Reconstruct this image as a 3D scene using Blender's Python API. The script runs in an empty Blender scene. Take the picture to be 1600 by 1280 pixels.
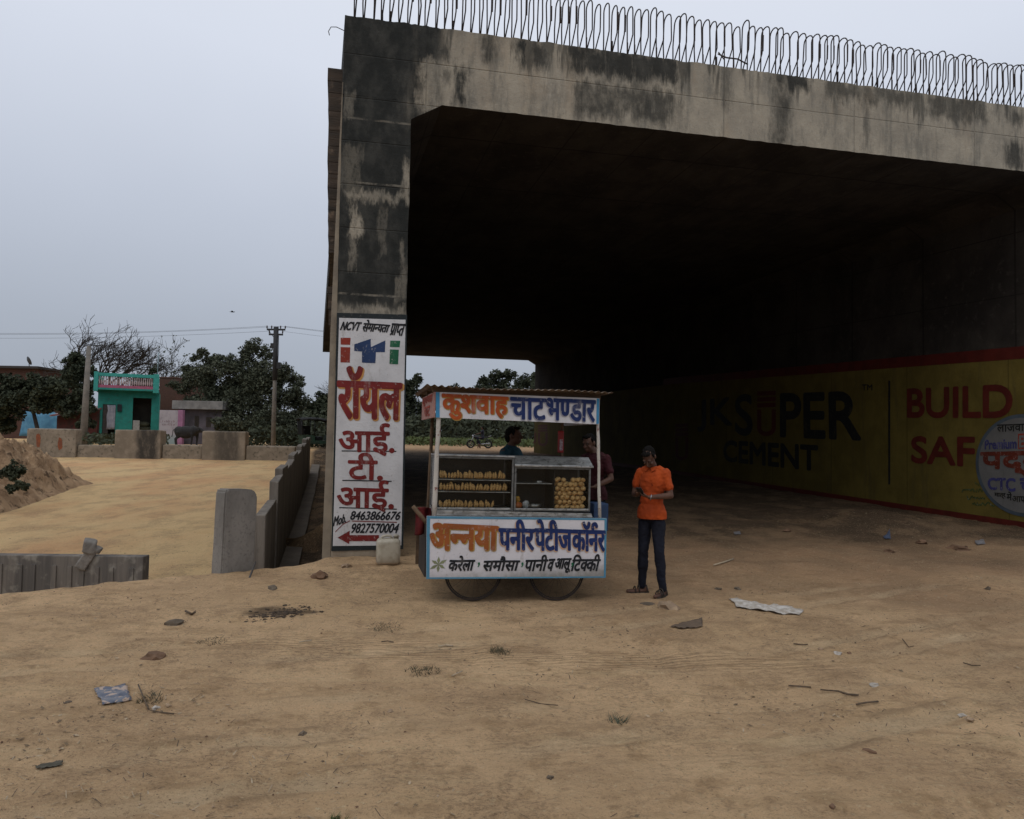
import bpy, bmesh, math, random
from math import sin, cos, pi, radians, tan, sqrt, atan2
from mathutils import Vector, Matrix, noise
random.seed(7)
SC = bpy.context.scene
COL = SC.collection
rnd = random.random
def U(a, b): return a + (b - a) * rnd()

# ------------------------------------------------------------------ camera
F, PITCH, ROLL, CAMH = 1196.4, 0.039, 0.0178, 1.8          # focal length in photo pixels (1600 wide), metres, radians
_fw = Vector((0, cos(PITCH), sin(PITCH)))
_r0 = Vector((1, 0, 0)); _u0 = Vector((0, -sin(PITCH), cos(PITCH)))
_rt = cos(ROLL) * _r0 + sin(ROLL) * _u0
_up = -sin(ROLL) * _r0 + cos(ROLL) * _u0
CAM = Vector((0, 0, CAMH))
cd = bpy.data.cameras.new('camera'); cam = bpy.data.objects.new('camera', cd); COL.objects.link(cam)
cd.sensor_width = 36; cd.lens = F / 1600 * 36; cd.clip_start = .05; cd.clip_end = 4000
m = Matrix((( _rt.x, _up.x, -_fw.x, CAM.x), (_rt.y, _up.y, -_fw.y, CAM.y), (_rt.z, _up.z, -_fw.z, CAM.z), (0, 0, 0, 1)))
cam.matrix_world = m
SC.camera = cam

# ------------------------------------------------------------------ sky, sun, exposure
SUN_EL, SUN_ROT = radians(52), radians(205)
w = bpy.data.worlds.new('World'); SC.world = w; w.use_nodes = True
nt = w.node_tree; nt.nodes.clear()
def N(t, typ, **kw):
    n = t.nodes.new(typ)
    for k, v in kw.items(): setattr(n, k, v)
    return n
out = N(nt, 'ShaderNodeOutputWorld'); bg = N(nt, 'ShaderNodeBackground')
sky = N(nt, 'ShaderNodeTexSky', sky_type='NISHITA'); sky.sun_disc = False
sky.sun_elevation = SUN_EL; sky.sun_rotation = SUN_ROT; sky.dust_density = 3; sky.air_density = 1.2
tc = N(nt, 'ShaderNodeTexCoord'); sp = N(nt, 'ShaderNodeSeparateXYZ')
ramp = N(nt, 'ShaderNodeValToRGB')
nt.links.new(tc.outputs['Generated'], sp.inputs[0])
nz = N(nt, 'ShaderNodeTexNoise'); nz.inputs['Scale'].default_value = 1.6; nz.inputs['Detail'].default_value = 4
nt.links.new(tc.outputs['Generated'], nz.inputs['Vector'])
ma = N(nt, 'ShaderNodeMath', operation='MULTIPLY_ADD'); ma.inputs[1].default_value = .16; 
nt.links.new(nz.outputs['Fac'], ma.inputs[0]); 
mb_ = N(nt, 'ShaderNodeMath', operation='SUBTRACT'); mb_.inputs[1].default_value = .08
nt.links.new(sp.outputs['Z'], mb_.inputs[0]); nt.links.new(mb_.outputs[0], ma.inputs[2])
nt.links.new(ma.outputs[0], ramp.inputs[0])
SKYK = 10.0
cr = ramp.color_ramp
cr.elements[0].position = 0.0; cr.elements[0].color = (.345, .385, .455, 1)
cr.elements[1].position = 1.0; cr.elements[1].color = (.94, .98, 1.06, 1)
for p_, c_ in ((.12, (.41, .455, .54)), (.28, (.56, .61, .715)), (.45, (.74, .79, .90)), (.7, (.87, .91, 1.0))):
    e = cr.elements.new(p_); e.color = (*c_, 1)
sc_ = N(nt, 'ShaderNodeVectorMath', operation='SCALE'); sc_.inputs['Scale'].default_value = SKYK
nt.links.new(ramp.outputs['Color'], sc_.inputs[0])
hs = N(nt, 'ShaderNodeHueSaturation'); hs.inputs['Saturation'].default_value = .45
nt.links.new(sky.outputs[0], hs.inputs['Color'])
mx = N(nt, 'ShaderNodeMix', data_type='RGBA'); mx.inputs[0].default_value = .12
nt.links.new(sc_.outputs[0], mx.inputs[6]); nt.links.new(hs.outputs[0], mx.inputs[7])
nt.links.new(mx.outputs[2], bg.inputs['Color']); bg.inputs['Strength'].default_value = .1
nt.links.new(bg.outputs[0], out.inputs[0])
sl = bpy.data.lights.new('sun', 'SUN'); sl.energy = .5; sl.angle = radians(40); sl.color = (1, .96, .9)
so = bpy.data.objects.new('sun', sl); COL.objects.link(so)
so.rotation_euler = Vector((sin(SUN_ROT)*cos(SUN_EL), cos(SUN_ROT)*cos(SUN_EL), sin(SUN_EL))).to_track_quat('Z', 'Y').to_euler()
so.location = (0, 0, 60)
vs = SC.view_settings
vs.view_transform = 'Standard'; vs.look = 'None'; vs.gamma = 1; vs.use_curve_mapping = False; vs.exposure = 0
SC.cycles.max_bounces = 8; SC.cycles.diffuse_bounces = 4; SC.cycles.transparent_max_bounces = 12
SC.cycles.caustics_reflective = False; SC.cycles.caustics_refractive = False

# ------------------------------------------------------------------ measuring helpers
def ray(px, py): return _rt * ((px - 800) / F) + _up * ((640 - py) / F) + _fw
def at(px, py, Y):                      # the point at depth Y (world y) seen at a photo pixel
    d = ray(px, py); return CAM + d * (Y / d.y)
def onplane(px, py, o, n):
    d = ray(px, py); return CAM + d * ((o - CAM).dot(n) / d.dot(n))
def lerp(a, b, t): return a + (b - a) * t
def interp(x, xs, ys):
    if x <= xs[0]: return ys[0]
    for i in range(1, len(xs)):
        if x <= xs[i]: return lerp(ys[i-1], ys[i], (x - xs[i-1]) / (xs[i] - xs[i-1]))
    return ys[-1]
def smooth(a, b, x):
    t = min(1, max(0, (x - a) / (b - a))); return t * t * (3 - 2 * t)

# ------------------------------------------------------------------ objects, labels
def tag(o, label=None, cat=None, group=None, kind=None):
    if label: o['label'] = label
    if cat: o['category'] = cat
    if group: o['group'] = group
    if kind: o['kind'] = kind
    return o
def thing(name, label, cat, loc=(0, 0, 0), rotz=0, group=None):
    o = bpy.data.objects.new(name, None); COL.objects.link(o); o.empty_display_size = .2
    o.location = loc; o.rotation_euler = (0, 0, rotz)
    return tag(o, label, cat, group)
def copy_tree(o, parent=None):
    c = o.copy(); COL.objects.link(c)
    if parent: c.parent = parent
    for ch in o.children: copy_tree(ch, c)
    return c

class MB:
    """collects shapes; build() links them as one mesh object"""
    def __init__(self): self.v = []; self.f = []; self.sm = []
    def add(self, vs, fs, smooth=False):
        b = len(self.v); self.v += [tuple(p) for p in vs]
        self.f += [tuple(i + b for i in f) for f in fs]; self.sm += [smooth] * len(fs); return self
    def box(self, x0, x1, y0, y1, z0, z1, M=None, jit=0):
        c = [(x, y, z) for z in (z0, z1) for x, y in ((x0, y0), (x1, y0), (x1, y1), (x0, y1))]
        if jit: c = [(x + U(-jit, jit), y + U(-jit, jit), z + U(-jit, jit)) for x, y, z in c]
        if M: c = [M @ Vector(p) for p in c]
        return self.add(c, [(3, 2, 1, 0), (4, 5, 6, 7), (0, 1, 5, 4), (1, 2, 6, 5), (2, 3, 7, 6), (3, 0, 4, 7)])
    def bbox(self, x0, x1, y0, y1, z0, z1, b=.01, M=None, jit=0):      # bevelled box
        bm = bmesh.new(); bmesh.ops.create_cube(bm, size=1)
        for v in bm.verts:
            v.co = Vector((lerp(x0, x1, v.co.x + .5), lerp(y0, y1, v.co.y + .5), lerp(z0, z1, v.co.z + .5)))
            if jit: v.co += Vector((U(-jit, jit), U(-jit, jit), U(-jit, jit)))
        bmesh.ops.bevel(bm, geom=bm.edges[:], offset=b, segments=2, affect='EDGES', profile=.6)
        bm.verts.index_update()
        vs = [(M @ v.co) if M else v.co.copy() for v in bm.verts]
        self.add(vs, [[v.index for v in f.verts] for f in bm.faces]); bm.free(); return self
    def tube(self, pts, r, n=8, cap=True, smooth=True):
        pts = [Vector(p) for p in pts]
        rs = r if isinstance(r, (list, tuple)) else [r] * len(pts)
        vs = []; fs = []; prev = None
        for i, p in enumerate(pts):
            d = (pts[min(i + 1, len(pts) - 1)] - pts[max(i - 1, 0)]).normalized()
            if prev is None:
                a = d.orthogonal().normalized()
            else:
                a = prev - d * prev.dot(d)
                a = a.normalized() if a.length > 1e-6 else d.orthogonal().normalized()
            prev = a; b = d.cross(a)
            for k in range(n):
                th = 2 * pi * k / n; vs.append(p + (a * cos(th) + b * sin(th)) * rs[i])
        for i in range(len(pts) - 1):
            for k in range(n):
                k2 = (k + 1) % n; fs.append((i*n + k, i*n + k2, (i+1)*n + k2, (i+1)*n + k))
        if cap:
            fs.append(tuple(range(n - 1, -1, -1))); fs.append(tuple((len(pts) - 1) * n + k for k in range(n)))
        return self.add(vs, fs, smooth)
    def lathe(self, prof, n=20, M=None, smooth=True):     # prof: (r, z)
        vs = []; fs = []
        for r, z in prof:
            for k in range(n):
                p = Vector((r * cos(2*pi*k/n), r * sin(2*pi*k/n), z)); vs.append(M @ p if M else p)
        for i in range(len(prof) - 1):
            for k in range(n):
                k2 = (k + 1) % n; fs.append((i*n + k, i*n + k2, (i+1)*n + k2, (i+1)*n + k))
        fs.append(tuple(range(n - 1, -1, -1))); fs.append(tuple((len(prof) - 1) * n + k for k in range(n)))
        return self.add(vs, fs, smooth)
    def torus(self, c, ax, R, r, n=36, k=8):
        ax = Vector(ax).normalized(); a = ax.orthogonal().normalized(); b = ax.cross(a)
        vs = []; fs = []
        for i in range(n):
            d = a * cos(2*pi*i/n) + b * sin(2*pi*i/n)
            for j in range(k):
                vs.append(Vector(c) + d * (R + r * cos(2*pi*j/k)) + ax * (r * sin(2*pi*j/k)))
        for i in range(n):
            for j in range(k):
                fs.append((i*k + j, ((i+1) % n)*k + j, ((i+1) % n)*k + (j+1) % k, i*k + (j+1) % k))
        return self.add(vs, fs, True)
    def prism(self, poly, y0, y1, M=None):                 # polygon in x,z swept along y
        n = len(poly); vs = [(x, y0, z) for x, z in poly] + [(x, y1, z) for x, z in poly]
        if M: vs = [M @ Vector(p) for p in vs]
        return self.add(vs, [tuple(range(n)), tuple(range(2*n - 1, n - 1, -1))] +
                        [(i, i + n, (i + 1) % n + n, (i + 1) % n) for i in range(n)])
    def ell(self, c, r, M=None, n=14, k=9):
        vs = []; fs = []
        for i in range(k + 1):
            ph = pi * i / k
            for j in range(n):
                p = Vector((r[0]*sin(ph)*cos(2*pi*j/n), r[1]*sin(ph)*sin(2*pi*j/n), r[2]*cos(ph)))
                if M: p = M @ p
                vs.append(p + Vector(c))
        for i in range(k):
            for j in range(n):
                fs.append((i*n + j, (i+1)*n + j, (i+1)*n + (j+1) % n, i*n + (j+1) % n))
        return self.add(vs, fs, True)
    def cone(self, p0, r0, p1, r1, n=12):                   # round cone for the figure builder
        p0 = Vector(p0); p1 = Vector(p1); d = (p1 - p0); L = max(d.length, 1e-5); d /= L
        pts = []; rs = []
        for i in range(4):
            th = pi/2 * (1 - i/4); pts.append(p0 - d * r0 * sin(th)); rs.append(max(r0 * cos(th), .0005))
        for i in range(7): pts.append(lerp(p0, p1, i/6)); rs.append(lerp(r0, r1, i/6))
        for i in range(1, 5):
            th = pi/2 * i/4; pts.append(p1 + d * r1 * sin(th)); rs.append(max(r1 * cos(th), .0005))
        return self.tube(pts, rs, n)
    def mesh(self, name):
        me = bpy.data.meshes.new(name); me.from_pydata(self.v, [], self.f)
        me.polygons.foreach_set('use_smooth', self.sm); me.update(); return me
    def build(self, name, mat, parent=None, loc=None, label=None, fix=True):
        me = self.mesh(name)
        if fix:
            bm = bmesh.new(); bm.from_mesh(me); bmesh.ops.recalc_face_normals(bm, faces=bm.faces[:]); bm.to_mesh(me); bm.free()
        me.materials.append(mat)
        o = bpy.data.objects.new(name, me); COL.objects.link(o)
        if parent: o.parent = parent
        if loc: o.location = loc
        if label: o['label'] = label
        return o
    def remesh(self, name, mat, vox, parent=None, smooth=2, wr=0, wscale=12.0, cut=None):
        """one continuous skin round everything collected here"""
        me = self.mesh(name); me.materials.append(mat)
        o = bpy.data.objects.new(name, me); COL.objects.link(o)
        md = o.modifiers.new('r', 'REMESH'); md.mode = 'VOXEL'; md.voxel_size = vox; md.use_smooth_shade = True
        if smooth:
            ms = o.modifiers.new('s', 'SMOOTH'); ms.factor = .5; ms.iterations = smooth
        dg = bpy.context.evaluated_depsgraph_get()
        m2 = bpy.data.meshes.new_from_object(o.evaluated_get(dg)); o.modifiers.clear(); o.data = m2
        m2.name = name
        if wr:
            for v in m2.vertices:
                p = v.co; n1 = noise.noise(Vector((p.x*wscale, p.y*wscale, p.z*wscale*.6))) + .5*noise.noise(Vector((p.x*wscale*2.3, p.y*wscale*2.3, p.z*wscale*2.8)))
                v.co = p + v.normal * n1 * wr
        if cut:
            bm = bmesh.new(); bm.from_mesh(m2)
            for co, no in cut:
                bmesh.ops.bisect_plane(bm, geom=bm.verts[:] + bm.edges[:] + bm.faces[:], plane_co=co, plane_no=no, clear_outer=True)
            bm.to_mesh(m2); bm.free()
        if not m2.materials: m2.materials.append(mat)
        m2.polygons.foreach_set('use_smooth', [True] * len(m2.polygons))
        if parent: o.parent = parent
        return o

# ------------------------------------------------------------------ materials
def socket(n, nm, v):
    if nm in n.inputs: n.inputs[nm].default_value = v
class MT:
    def __init__(self, name, rough=.8, metal=0, spec=.3):
        self.m = bpy.data.materials.new(name); self.m.use_nodes = True
        self.t = self.m.node_tree; self.t.nodes.clear()
        self.o = N(self.t, 'ShaderNodeOutputMaterial'); self.b = N(self.t, 'ShaderNodeBsdfPrincipled')
        self.t.links.new(self.b.outputs[0], self.o.inputs[0])
        socket(self.b, 'Roughness', rough); socket(self.b, 'Metallic', metal); socket(self.b, 'Specular IOR Level', spec)
        self.tc = N(self.t, 'ShaderNodeTexCoord')
    def L(self, a, b): self.t.links.new(a, b)
    def noise(self, scale, detail=4, rough=.55, stretch=(1, 1, 1), loc=(0, 0, 0), coord='Object', dist=0):
        mp = N(self.t, 'ShaderNodeMapping'); mp.inputs['Scale'].default_value = stretch; mp.inputs['Location'].default_value = loc
        self.L(self.tc.outputs[coord], mp.inputs[0])
        n = N(self.t, 'ShaderNodeTexNoise'); n.inputs['Scale'].default_value = scale
        n.inputs['Detail'].default_value = detail; n.inputs['Roughness'].default_value = rough; n.inputs['Distortion'].default_value = dist
        self.L(mp.outputs[0], n.inputs['Vector']); return n.outputs['Fac']
    def band(self, src, a, b, lo=0., hi=1.):         # smoothstep of a value
        n = N(self.t, 'ShaderNodeMapRange'); n.interpolation_type = 'SMOOTHSTEP'
        n.inputs[1].default_value = a; n.inputs[2].default_value = b; n.inputs[3].default_value = lo; n.inputs[4].default_value = hi
        self.L(src, n.inputs[0]); return n.outputs[0]
    def math(self, op, a, b=None, c=None):
        n = N(self.t, 'ShaderNodeMath', operation=op)
        for i, x in enumerate((a, b, c)):
            if x is None: continue
            if isinstance(x, (int, float)): n.inputs[i].default_value = x
            else: self.L(x, n.inputs[i])
        return n.outputs[0]
    def xyz(self, coord='Object'):
        n = N(self.t, 'ShaderNodeSeparateXYZ'); self.L(self.tc.outputs[coord], n.inputs[0]); return n.outputs
    def attr(self, nm):
        n = N(self.t, 'ShaderNodeAttribute'); n.attribute_name = nm; return n.outputs['Fac']
    def mix(self, fac, a, b):
        n = N(self.t, 'ShaderNodeMix', data_type='RGBA')
        for i, x in ((0, fac), (6, a), (7, b)):
            if isinstance(x, (int, float)): n.inputs[i].default_value = x
            elif isinstance(x, tuple): n.inputs[i].default_value = (*x[:3], 1)
            else: self.L(x, n.inputs[i])
        return n.outputs[2]
    def color(self, c):
        if isinstance(c, tuple): self.b.inputs['Base Color'].default_value = (*c[:3], 1)
        else: self.L(c, self.b.inputs['Base Color'])
        return self
    def bump(self, h, dist=.01, strength=1.):
        n = N(self.t, 'ShaderNodeBump'); n.inputs['Distance'].default_value = dist; n.inputs['Strength'].default_value = strength
        self.L(h, n.inputs['Height'])
        if self.b.inputs['Normal'].is_linked: self.L(self.b.inputs['Normal'].links[0].from_socket, n.inputs['Normal'])
        self.L(n.outputs[0], self.b.inputs['Normal']); return self
_pm = {}
def pm(name, c1, c2=None, scale=6, rough=.8, metal=0, bump=0, bscale=40, stretch=(1, 1, 1), spec=.3, lo=.35, hi=.65, fine=None, coord='Object'):
    if name in _pm: return _pm[name]
    k = MT(name, rough, metal, spec)
    c2 = c2 or tuple(x * .8 for x in c1)
    col = k.mix(k.band(k.noise(scale, 5, .6, stretch, coord=coord), lo, hi), c1, c2)
    if fine:
        col = k.mix(k.band(k.noise(fine[1], 3, .6, coord=coord), .52, .7), col, fine[0])
    k.color(col)
    if bump: k.bump(k.noise(bscale, 4, .6, stretch, coord=coord), bump)
    _pm[name] = k.m; return k.m
# ------------------------------------------------------------------ terrain
UA, UX, UY = 0.2217, -2.558, 11.021                  # underpass: yaw and front left corner
UW, UIN, UL, UZT, UZS = 1.0, 12.1, 35.6, 7.99, 6.81  # wall width, clear width, length, deck top, soffit
D1 = Vector((cos(UA), sin(UA), 0)); D2 = Vector((-sin(UA), cos(UA), 0)); USK = .028; UO = Vector((UX, UY, 0))
def st(x, y):
    d = Vector((x - UX, y - UY, 0)); return d.dot(D1), d.dot(D2)
EX = [-16, -5.7, -4.5, -3.9, -3.4, -2.6, -2.3]; EY = [4.5, 8.45, 9.35, 9.9, 10.2, 10.75, 11]
RM = .10
def nz2(x, y, s, z=0): return noise.noise(Vector((x * s, y * s, z)))
def tracks(x, y):
    # two vehicles' wheel tracks curving across the lot: (pressed lane, raised crumbly edge, offset)
    if y > 10 or y < 2 or abs(x) > 9: return 0, 0, 0
    v = y - (5.1 + .42 * x + .02 * x * x); lane = edge = 0
    for o_, w_ in ((.05, .13), (.62, .12), (-1.25, .15), (-.62, .13), (1.9, .12), (2.5, .12)):
        q = abs(v - o_ - .05 * sin(x * .8 + o_ * 3)) / w_
        lane = max(lane, 1 - smooth(.6, 1.0, q)); edge = max(edge, smooth(.8, 1.05, q) * (1 - smooth(1.1, 1.5, q)))
    k = smooth(-.25, .25, nz2(x * .6, y * .6, 1, 90))
    return lane * k, edge * k * smooth(-.2, .3, nz2(x, y, 3, 91)), v
def zg(x, y, fine=True):
    s, t = st(x, y)
    zr = interp(y, [9, 11, 20, 38, 50, 60, 90], [0, .06, .28, .72, 1.05, 1.15, 1.2])
    zr += RM * smooth(UW + UIN - 4.2, UW + UIN - .2, s) * smooth(-5, 1.5, t) * (1 - smooth(14, 26, t)); zr += .16 * smooth(1.6, .4, Vector((s - UW - UIN + 2.2, (t - 2.5) * .6)).length)
    zl = interp(y, [9, 11, 14, 24, 35, 36.2, 50, 60, 90], [-.42, -.42, -.32, .1, .6, 1.02, 1.08, 1.15, 1.2])
    edge = interp(x, EX, EY) + .12 * nz2(x, y, 1.3)
    left = lerp(0, zl, smooth(edge - .05, edge + .75, y)) if y < edge + .75 else zl
    # trench between the row of slabs and the wall of the underpass
    k = smooth(-1.35, -.95, s) * (1 - smooth(-.3, -.02, s)) * smooth(-.15, .5, t) * (1 - smooth(16, 26, t))
    left -= .35 * k
    left += .1 * (1 - smooth(.0, .6, abs(s + .02))) * smooth(-.6, 0, t) * (1 - smooth(.3, 1.2, t))   # dirt piled at the corner
    b = smooth(-.15, .1, s) if t > -1.2 else smooth(-1.2, -.2, s)
    z = lerp(left, zr, b)
    z += .15 * smooth(1.9, .7, Vector((x - .45, (y - 10.25) * 1.5)).length)      # packed dirt the vendors stand on
    if fine:
        near = 1 - smooth(14, 40, y)
        z += near * (.035 * nz2(x, y, .55, 3) + .022 * nz2(x, y, 1.6, 1) + .011 * nz2(x, y, 4.3, 2))
        h = nz2(x, y, 9, 5); z += near * .009 * max(0, h) ** 1.0 * 1.6
        h = nz2(x * .8, y * 1.5, 3.1, 8); z += near * .016 * smooth(.18, .5, h)
        tk, ru, v = tracks(x, y)
        if tk or ru: z += -.012 * tk + .010 * ru + .006 * tk * sin((x * .9 + y * .5) * 70)
        if y < 13:
            c = nz2(x, y, 22, 11); z += .009 * smooth(.15, .6, c)
            c = nz2(x, y, 12, 31) * smooth(-.1, .4, nz2(x, y, .9, 33)); z += .014 * max(0, c)
            k = smooth(.1, .4, nz2(x * .3, y * 1.2, .8, 50)); z += k * .006 * sin((y - .18 * x) * 48) * smooth(8.2, 7.2, y)
    return z
def make_ground():
    ys = [-60, -30, -14, -7, -3, -1, .4] + [1.2 + i * .2 for i in range(8)]
    y = 2.9
    while y < 13: ys.append(y); y += .034 if y < 6 else .05 if y < 11.5 else .09
    while y < 45: ys.append(y); y *= 1.018
    while y < 1500: ys.append(y); y *= 1.12
    NX = 330; vs = []; fs = []; road = []; dark = []; red = []; trk_ = []; rut = []
    for y in ys:
        hw = max(11, .92 * abs(y) + 1)
        for i in range(NX + 1):
            u = 2 * i / NX - 1; x = hw * (u if y < 16 else (.75 * u + .25 * u ** 3))
            if y > 45: x *= 1.6
            z = zg(x, y) if y < 95 else 1.2
            vs.append((x, y, z))
            s, t = st(x, y)
            edge = interp(x, EX, EY)
            n1 = nz2(x, y, .5, 20); n2 = nz2(x, y, 2.1, 21)
            r = smooth(edge + .2, edge + .9, y) * (1 - smooth(-1.25, -1.0, s)) if x < -2.2 else 0
            far = smooth(UL - 2, UL + 3, t) * smooth(-.2, .3, s)
            road.append(max(r, far * .8)); tk, ru, v_ = tracks(x, y); trk_.append(tk * (.6 + .8 * nz2(x, y, 2.5, 92))); rut.append(ru)
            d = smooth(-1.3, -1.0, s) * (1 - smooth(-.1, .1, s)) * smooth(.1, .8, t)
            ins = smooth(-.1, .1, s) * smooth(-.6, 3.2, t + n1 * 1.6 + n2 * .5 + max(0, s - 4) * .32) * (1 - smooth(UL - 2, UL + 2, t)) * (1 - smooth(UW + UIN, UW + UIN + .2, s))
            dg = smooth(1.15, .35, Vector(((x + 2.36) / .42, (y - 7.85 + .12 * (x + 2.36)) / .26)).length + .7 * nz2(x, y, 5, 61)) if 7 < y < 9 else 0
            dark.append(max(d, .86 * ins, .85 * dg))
            rr = smooth(1.0, 5, s + n2) * smooth(-5.5, -.8, t + n1 * 2.5)
            red.append(max(rr * .9, 0))
    n = NX + 1
    for j in range(len(ys) - 1):
        for i in range(NX): fs.append((j*n + i, j*n + i + 1, (j+1)*n + i + 1, (j+1)*n + i))
    me = bpy.data.meshes.new('ground'); me.from_pydata(vs, [], fs)
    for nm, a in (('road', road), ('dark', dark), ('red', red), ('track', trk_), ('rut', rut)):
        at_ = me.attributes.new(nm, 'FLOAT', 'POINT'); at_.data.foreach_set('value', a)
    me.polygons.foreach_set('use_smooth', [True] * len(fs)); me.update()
    k = MT('dry_earth', .95, 0, .15)
    base = k.mix(k.band(k.noise(.7, 6, .62), .36, .64), (0.734, 0.498, 0.282), (0.576, 0.383, 0.216))
    base = k.mix(k.band(k.noise(3.2, 6, .65), .5, .72), base, (0.446, 0.288, 0.150))
    base = k.mix(k.band(k.noise(.33, 5, .6, loc=(4, 9, 0)), .5, .68, 0, .7), base, (0.655, 0.441, 0.238))
    base = k.mix(k.band(k.noise(6.5, 6, .7, (1, 1.5, 1), (8, 2, 0)), .54, .68, 0, .55), base, (0.354, 0.230, 0.126))
    base = k.mix(k.band(k.noise(1.7, 6, .7, (.6, 1.6, 1), (1, 8, 0)), .53, .66, 0, .6), base, (0.407, 0.262, 0.140))
    base = k.mix(k.attr('road'), base, k.mix(k.band(k.noise(1.3, 6, .7, (1, .6, 1), (5, 5, 0)), .5, .7, 0, .3), k.mix(k.band(k.noise(.5, 5, .6, (1, .5, 1)), .4, .66), (0.689, 0.485, 0.248), (0.634, 0.378, 0.189)), (0.439, 0.254, 0.129)))
    base = k.mix(k.math('MULTIPLY', k.attr('red'), .8), base, k.mix(k.band(k.noise(1.1, 5, .6), .4, .62), (0.321, 0.183, 0.100), (0.203, 0.121, 0.070)))
    base = k.mix(k.math('MULTIPLY', k.attr('track'), .5), base, (0.663, 0.504, 0.313)); base = k.mix(k.math('MULTIPLY', k.attr('rut'), .55), base, (0.244, 0.166, 0.095))
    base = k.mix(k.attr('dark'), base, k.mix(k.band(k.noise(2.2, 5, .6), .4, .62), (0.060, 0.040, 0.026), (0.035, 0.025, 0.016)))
    pch = k.band(k.noise(1.05, 6, .7, (1.3, .8, 1), (9, 4, 0)), .46, .62)
    cr1 = k.noise(38, 6, .82, (.8, 1.2, 1)); base = k.mix(k.math('MULTIPLY', k.band(cr1, .50, .60, 0, .75), k.math('ADD', k.math('MULTIPLY', pch, .75), .25)), base, (0.222, 0.148, 0.086))
    cr2 = k.noise(17, 6, .8, (.7, 1.3, 1), (2, 2, 5)); base = k.mix(k.math('MULTIPLY', k.band(cr2, .54, .62, 0, .7), pch), base, (0.275, 0.180, 0.102))
    cr3 = k.noise(27, 5, .8, (.8, 1.2, 1), (7, 2, 1)); base = k.mix(k.band(cr3, .57, .66, 0, .6), base, (0.741, 0.606, 0.376))
    base = k.mix(k.math('MULTIPLY', pch, .30), base, (0.367, 0.236, 0.132))
    st1 = k.noise(1.5, 6, .65, (.22, 2.4, 1), (3, 1, 0)); lm = k.band(k.xyz()[1], 8.5, 5.5)
    base = k.mix(k.math('MULTIPLY', k.band(st1, .54, .70, 0, .38), lm), base, (0.741, 0.550, 0.313)); base = k.mix(k.math('MULTIPLY', k.band(st1, .45, .33, 0, .28), lm), base, (0.393, 0.255, 0.144))
    f1 = k.noise(62, 3, .7); base = k.mix(k.band(f1, .56, .7, 0, .55), base, (0.171, 0.109, 0.062))
    f2 = k.noise(95, 2, .6, loc=(3, 1, 7)); base = k.mix(k.band(f2, .62, .72, 0, .5), base, (0.629, 0.460, 0.288))
    f3 = k.noise(13, 5, .7, loc=(1, 5, 2)); base = k.mix(k.band(f3, .58, .72, 0, .45), base, (0.197, 0.125, 0.073))
    k.color(base)
    # faint wheel tracks running across the lot, shallow relief only
    x = k.xyz()
    wv = k.math('SINE', k.math('MULTIPLY', k.math('ADD', x[1], k.math('MULTIPLY', x[0], -.16)), 95))
    msk = k.math('MULTIPLY', k.band(k.noise(.42, 3, .5, (.35, 1.6, 1), (2, 3, 0)), .53, .66), k.band(x[1], 7.6, 6.8))
    trk = k.math('MULTIPLY', k.math('MULTIPLY', wv, msk), .35)
    k.bump(k.math('ADD', k.math('ADD', k.noise(30, 6, .75), k.math('MULTIPLY', k.noise(140, 3, .7), .4)), trk), .045, 1)
    me.materials.append(k.m)
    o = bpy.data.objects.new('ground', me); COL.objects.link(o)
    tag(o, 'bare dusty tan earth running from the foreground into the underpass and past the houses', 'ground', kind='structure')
make_ground()

# ------------------------------------------------------------------ lettering
_gc = {}
def glyphs(s):
    if s not in _gc:
        c = bpy.data.curves.new('t', 'FONT'); c.body = s; c.size = 1; c.resolution_u = 5
        o = bpy.data.objects.new('t', c); me = o.to_mesh()
        vs = [(v.co.x, v.co.y) for v in me.vertices]; fs = [tuple(p.vertices) for p in me.polygons]
        o.to_mesh_clear(); bpy.data.objects.remove(o); bpy.data.curves.remove(c)
        _gc[s] = (vs, fs)
    return _gc[s]
def clip_right(vs, fs, x):
    bm = bmesh.new(); bv = [bm.verts.new((p[0], p[1], 0)) for p in vs]
    for f in fs:
        try: bm.faces.new([bv[i] for i in f])
        except ValueError: pass
    bmesh.ops.bisect_plane(bm, geom=bm.verts[:] + bm.edges[:] + bm.faces[:], plane_co=(x, 0, 0), plane_no=(1, 0, 0), clear_outer=True)
    bm.verts.index_update(); r = [(v.co.x, v.co.y) for v in bm.verts], [tuple(v.index for v in f.verts) for f in bm.faces]
    bm.free(); return r
def ribbon(pts, w):
    vs = []; fs = []
    for i, p in enumerate(pts):
        a = pts[max(i - 1, 0)]; b = pts[min(i + 1, len(pts) - 1)]
        d = Vector((b[0] - a[0], b[1] - a[1])).normalized(); n = Vector((-d.y, d.x)) * w / 2
        vs += [(p[0] + n.x, p[1] + n.y), (p[0] - n.x, p[1] - n.y)]
        if i: k = 2 * i; fs.append((k - 2, k - 1, k + 1, k))
    return vs, fs
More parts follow.
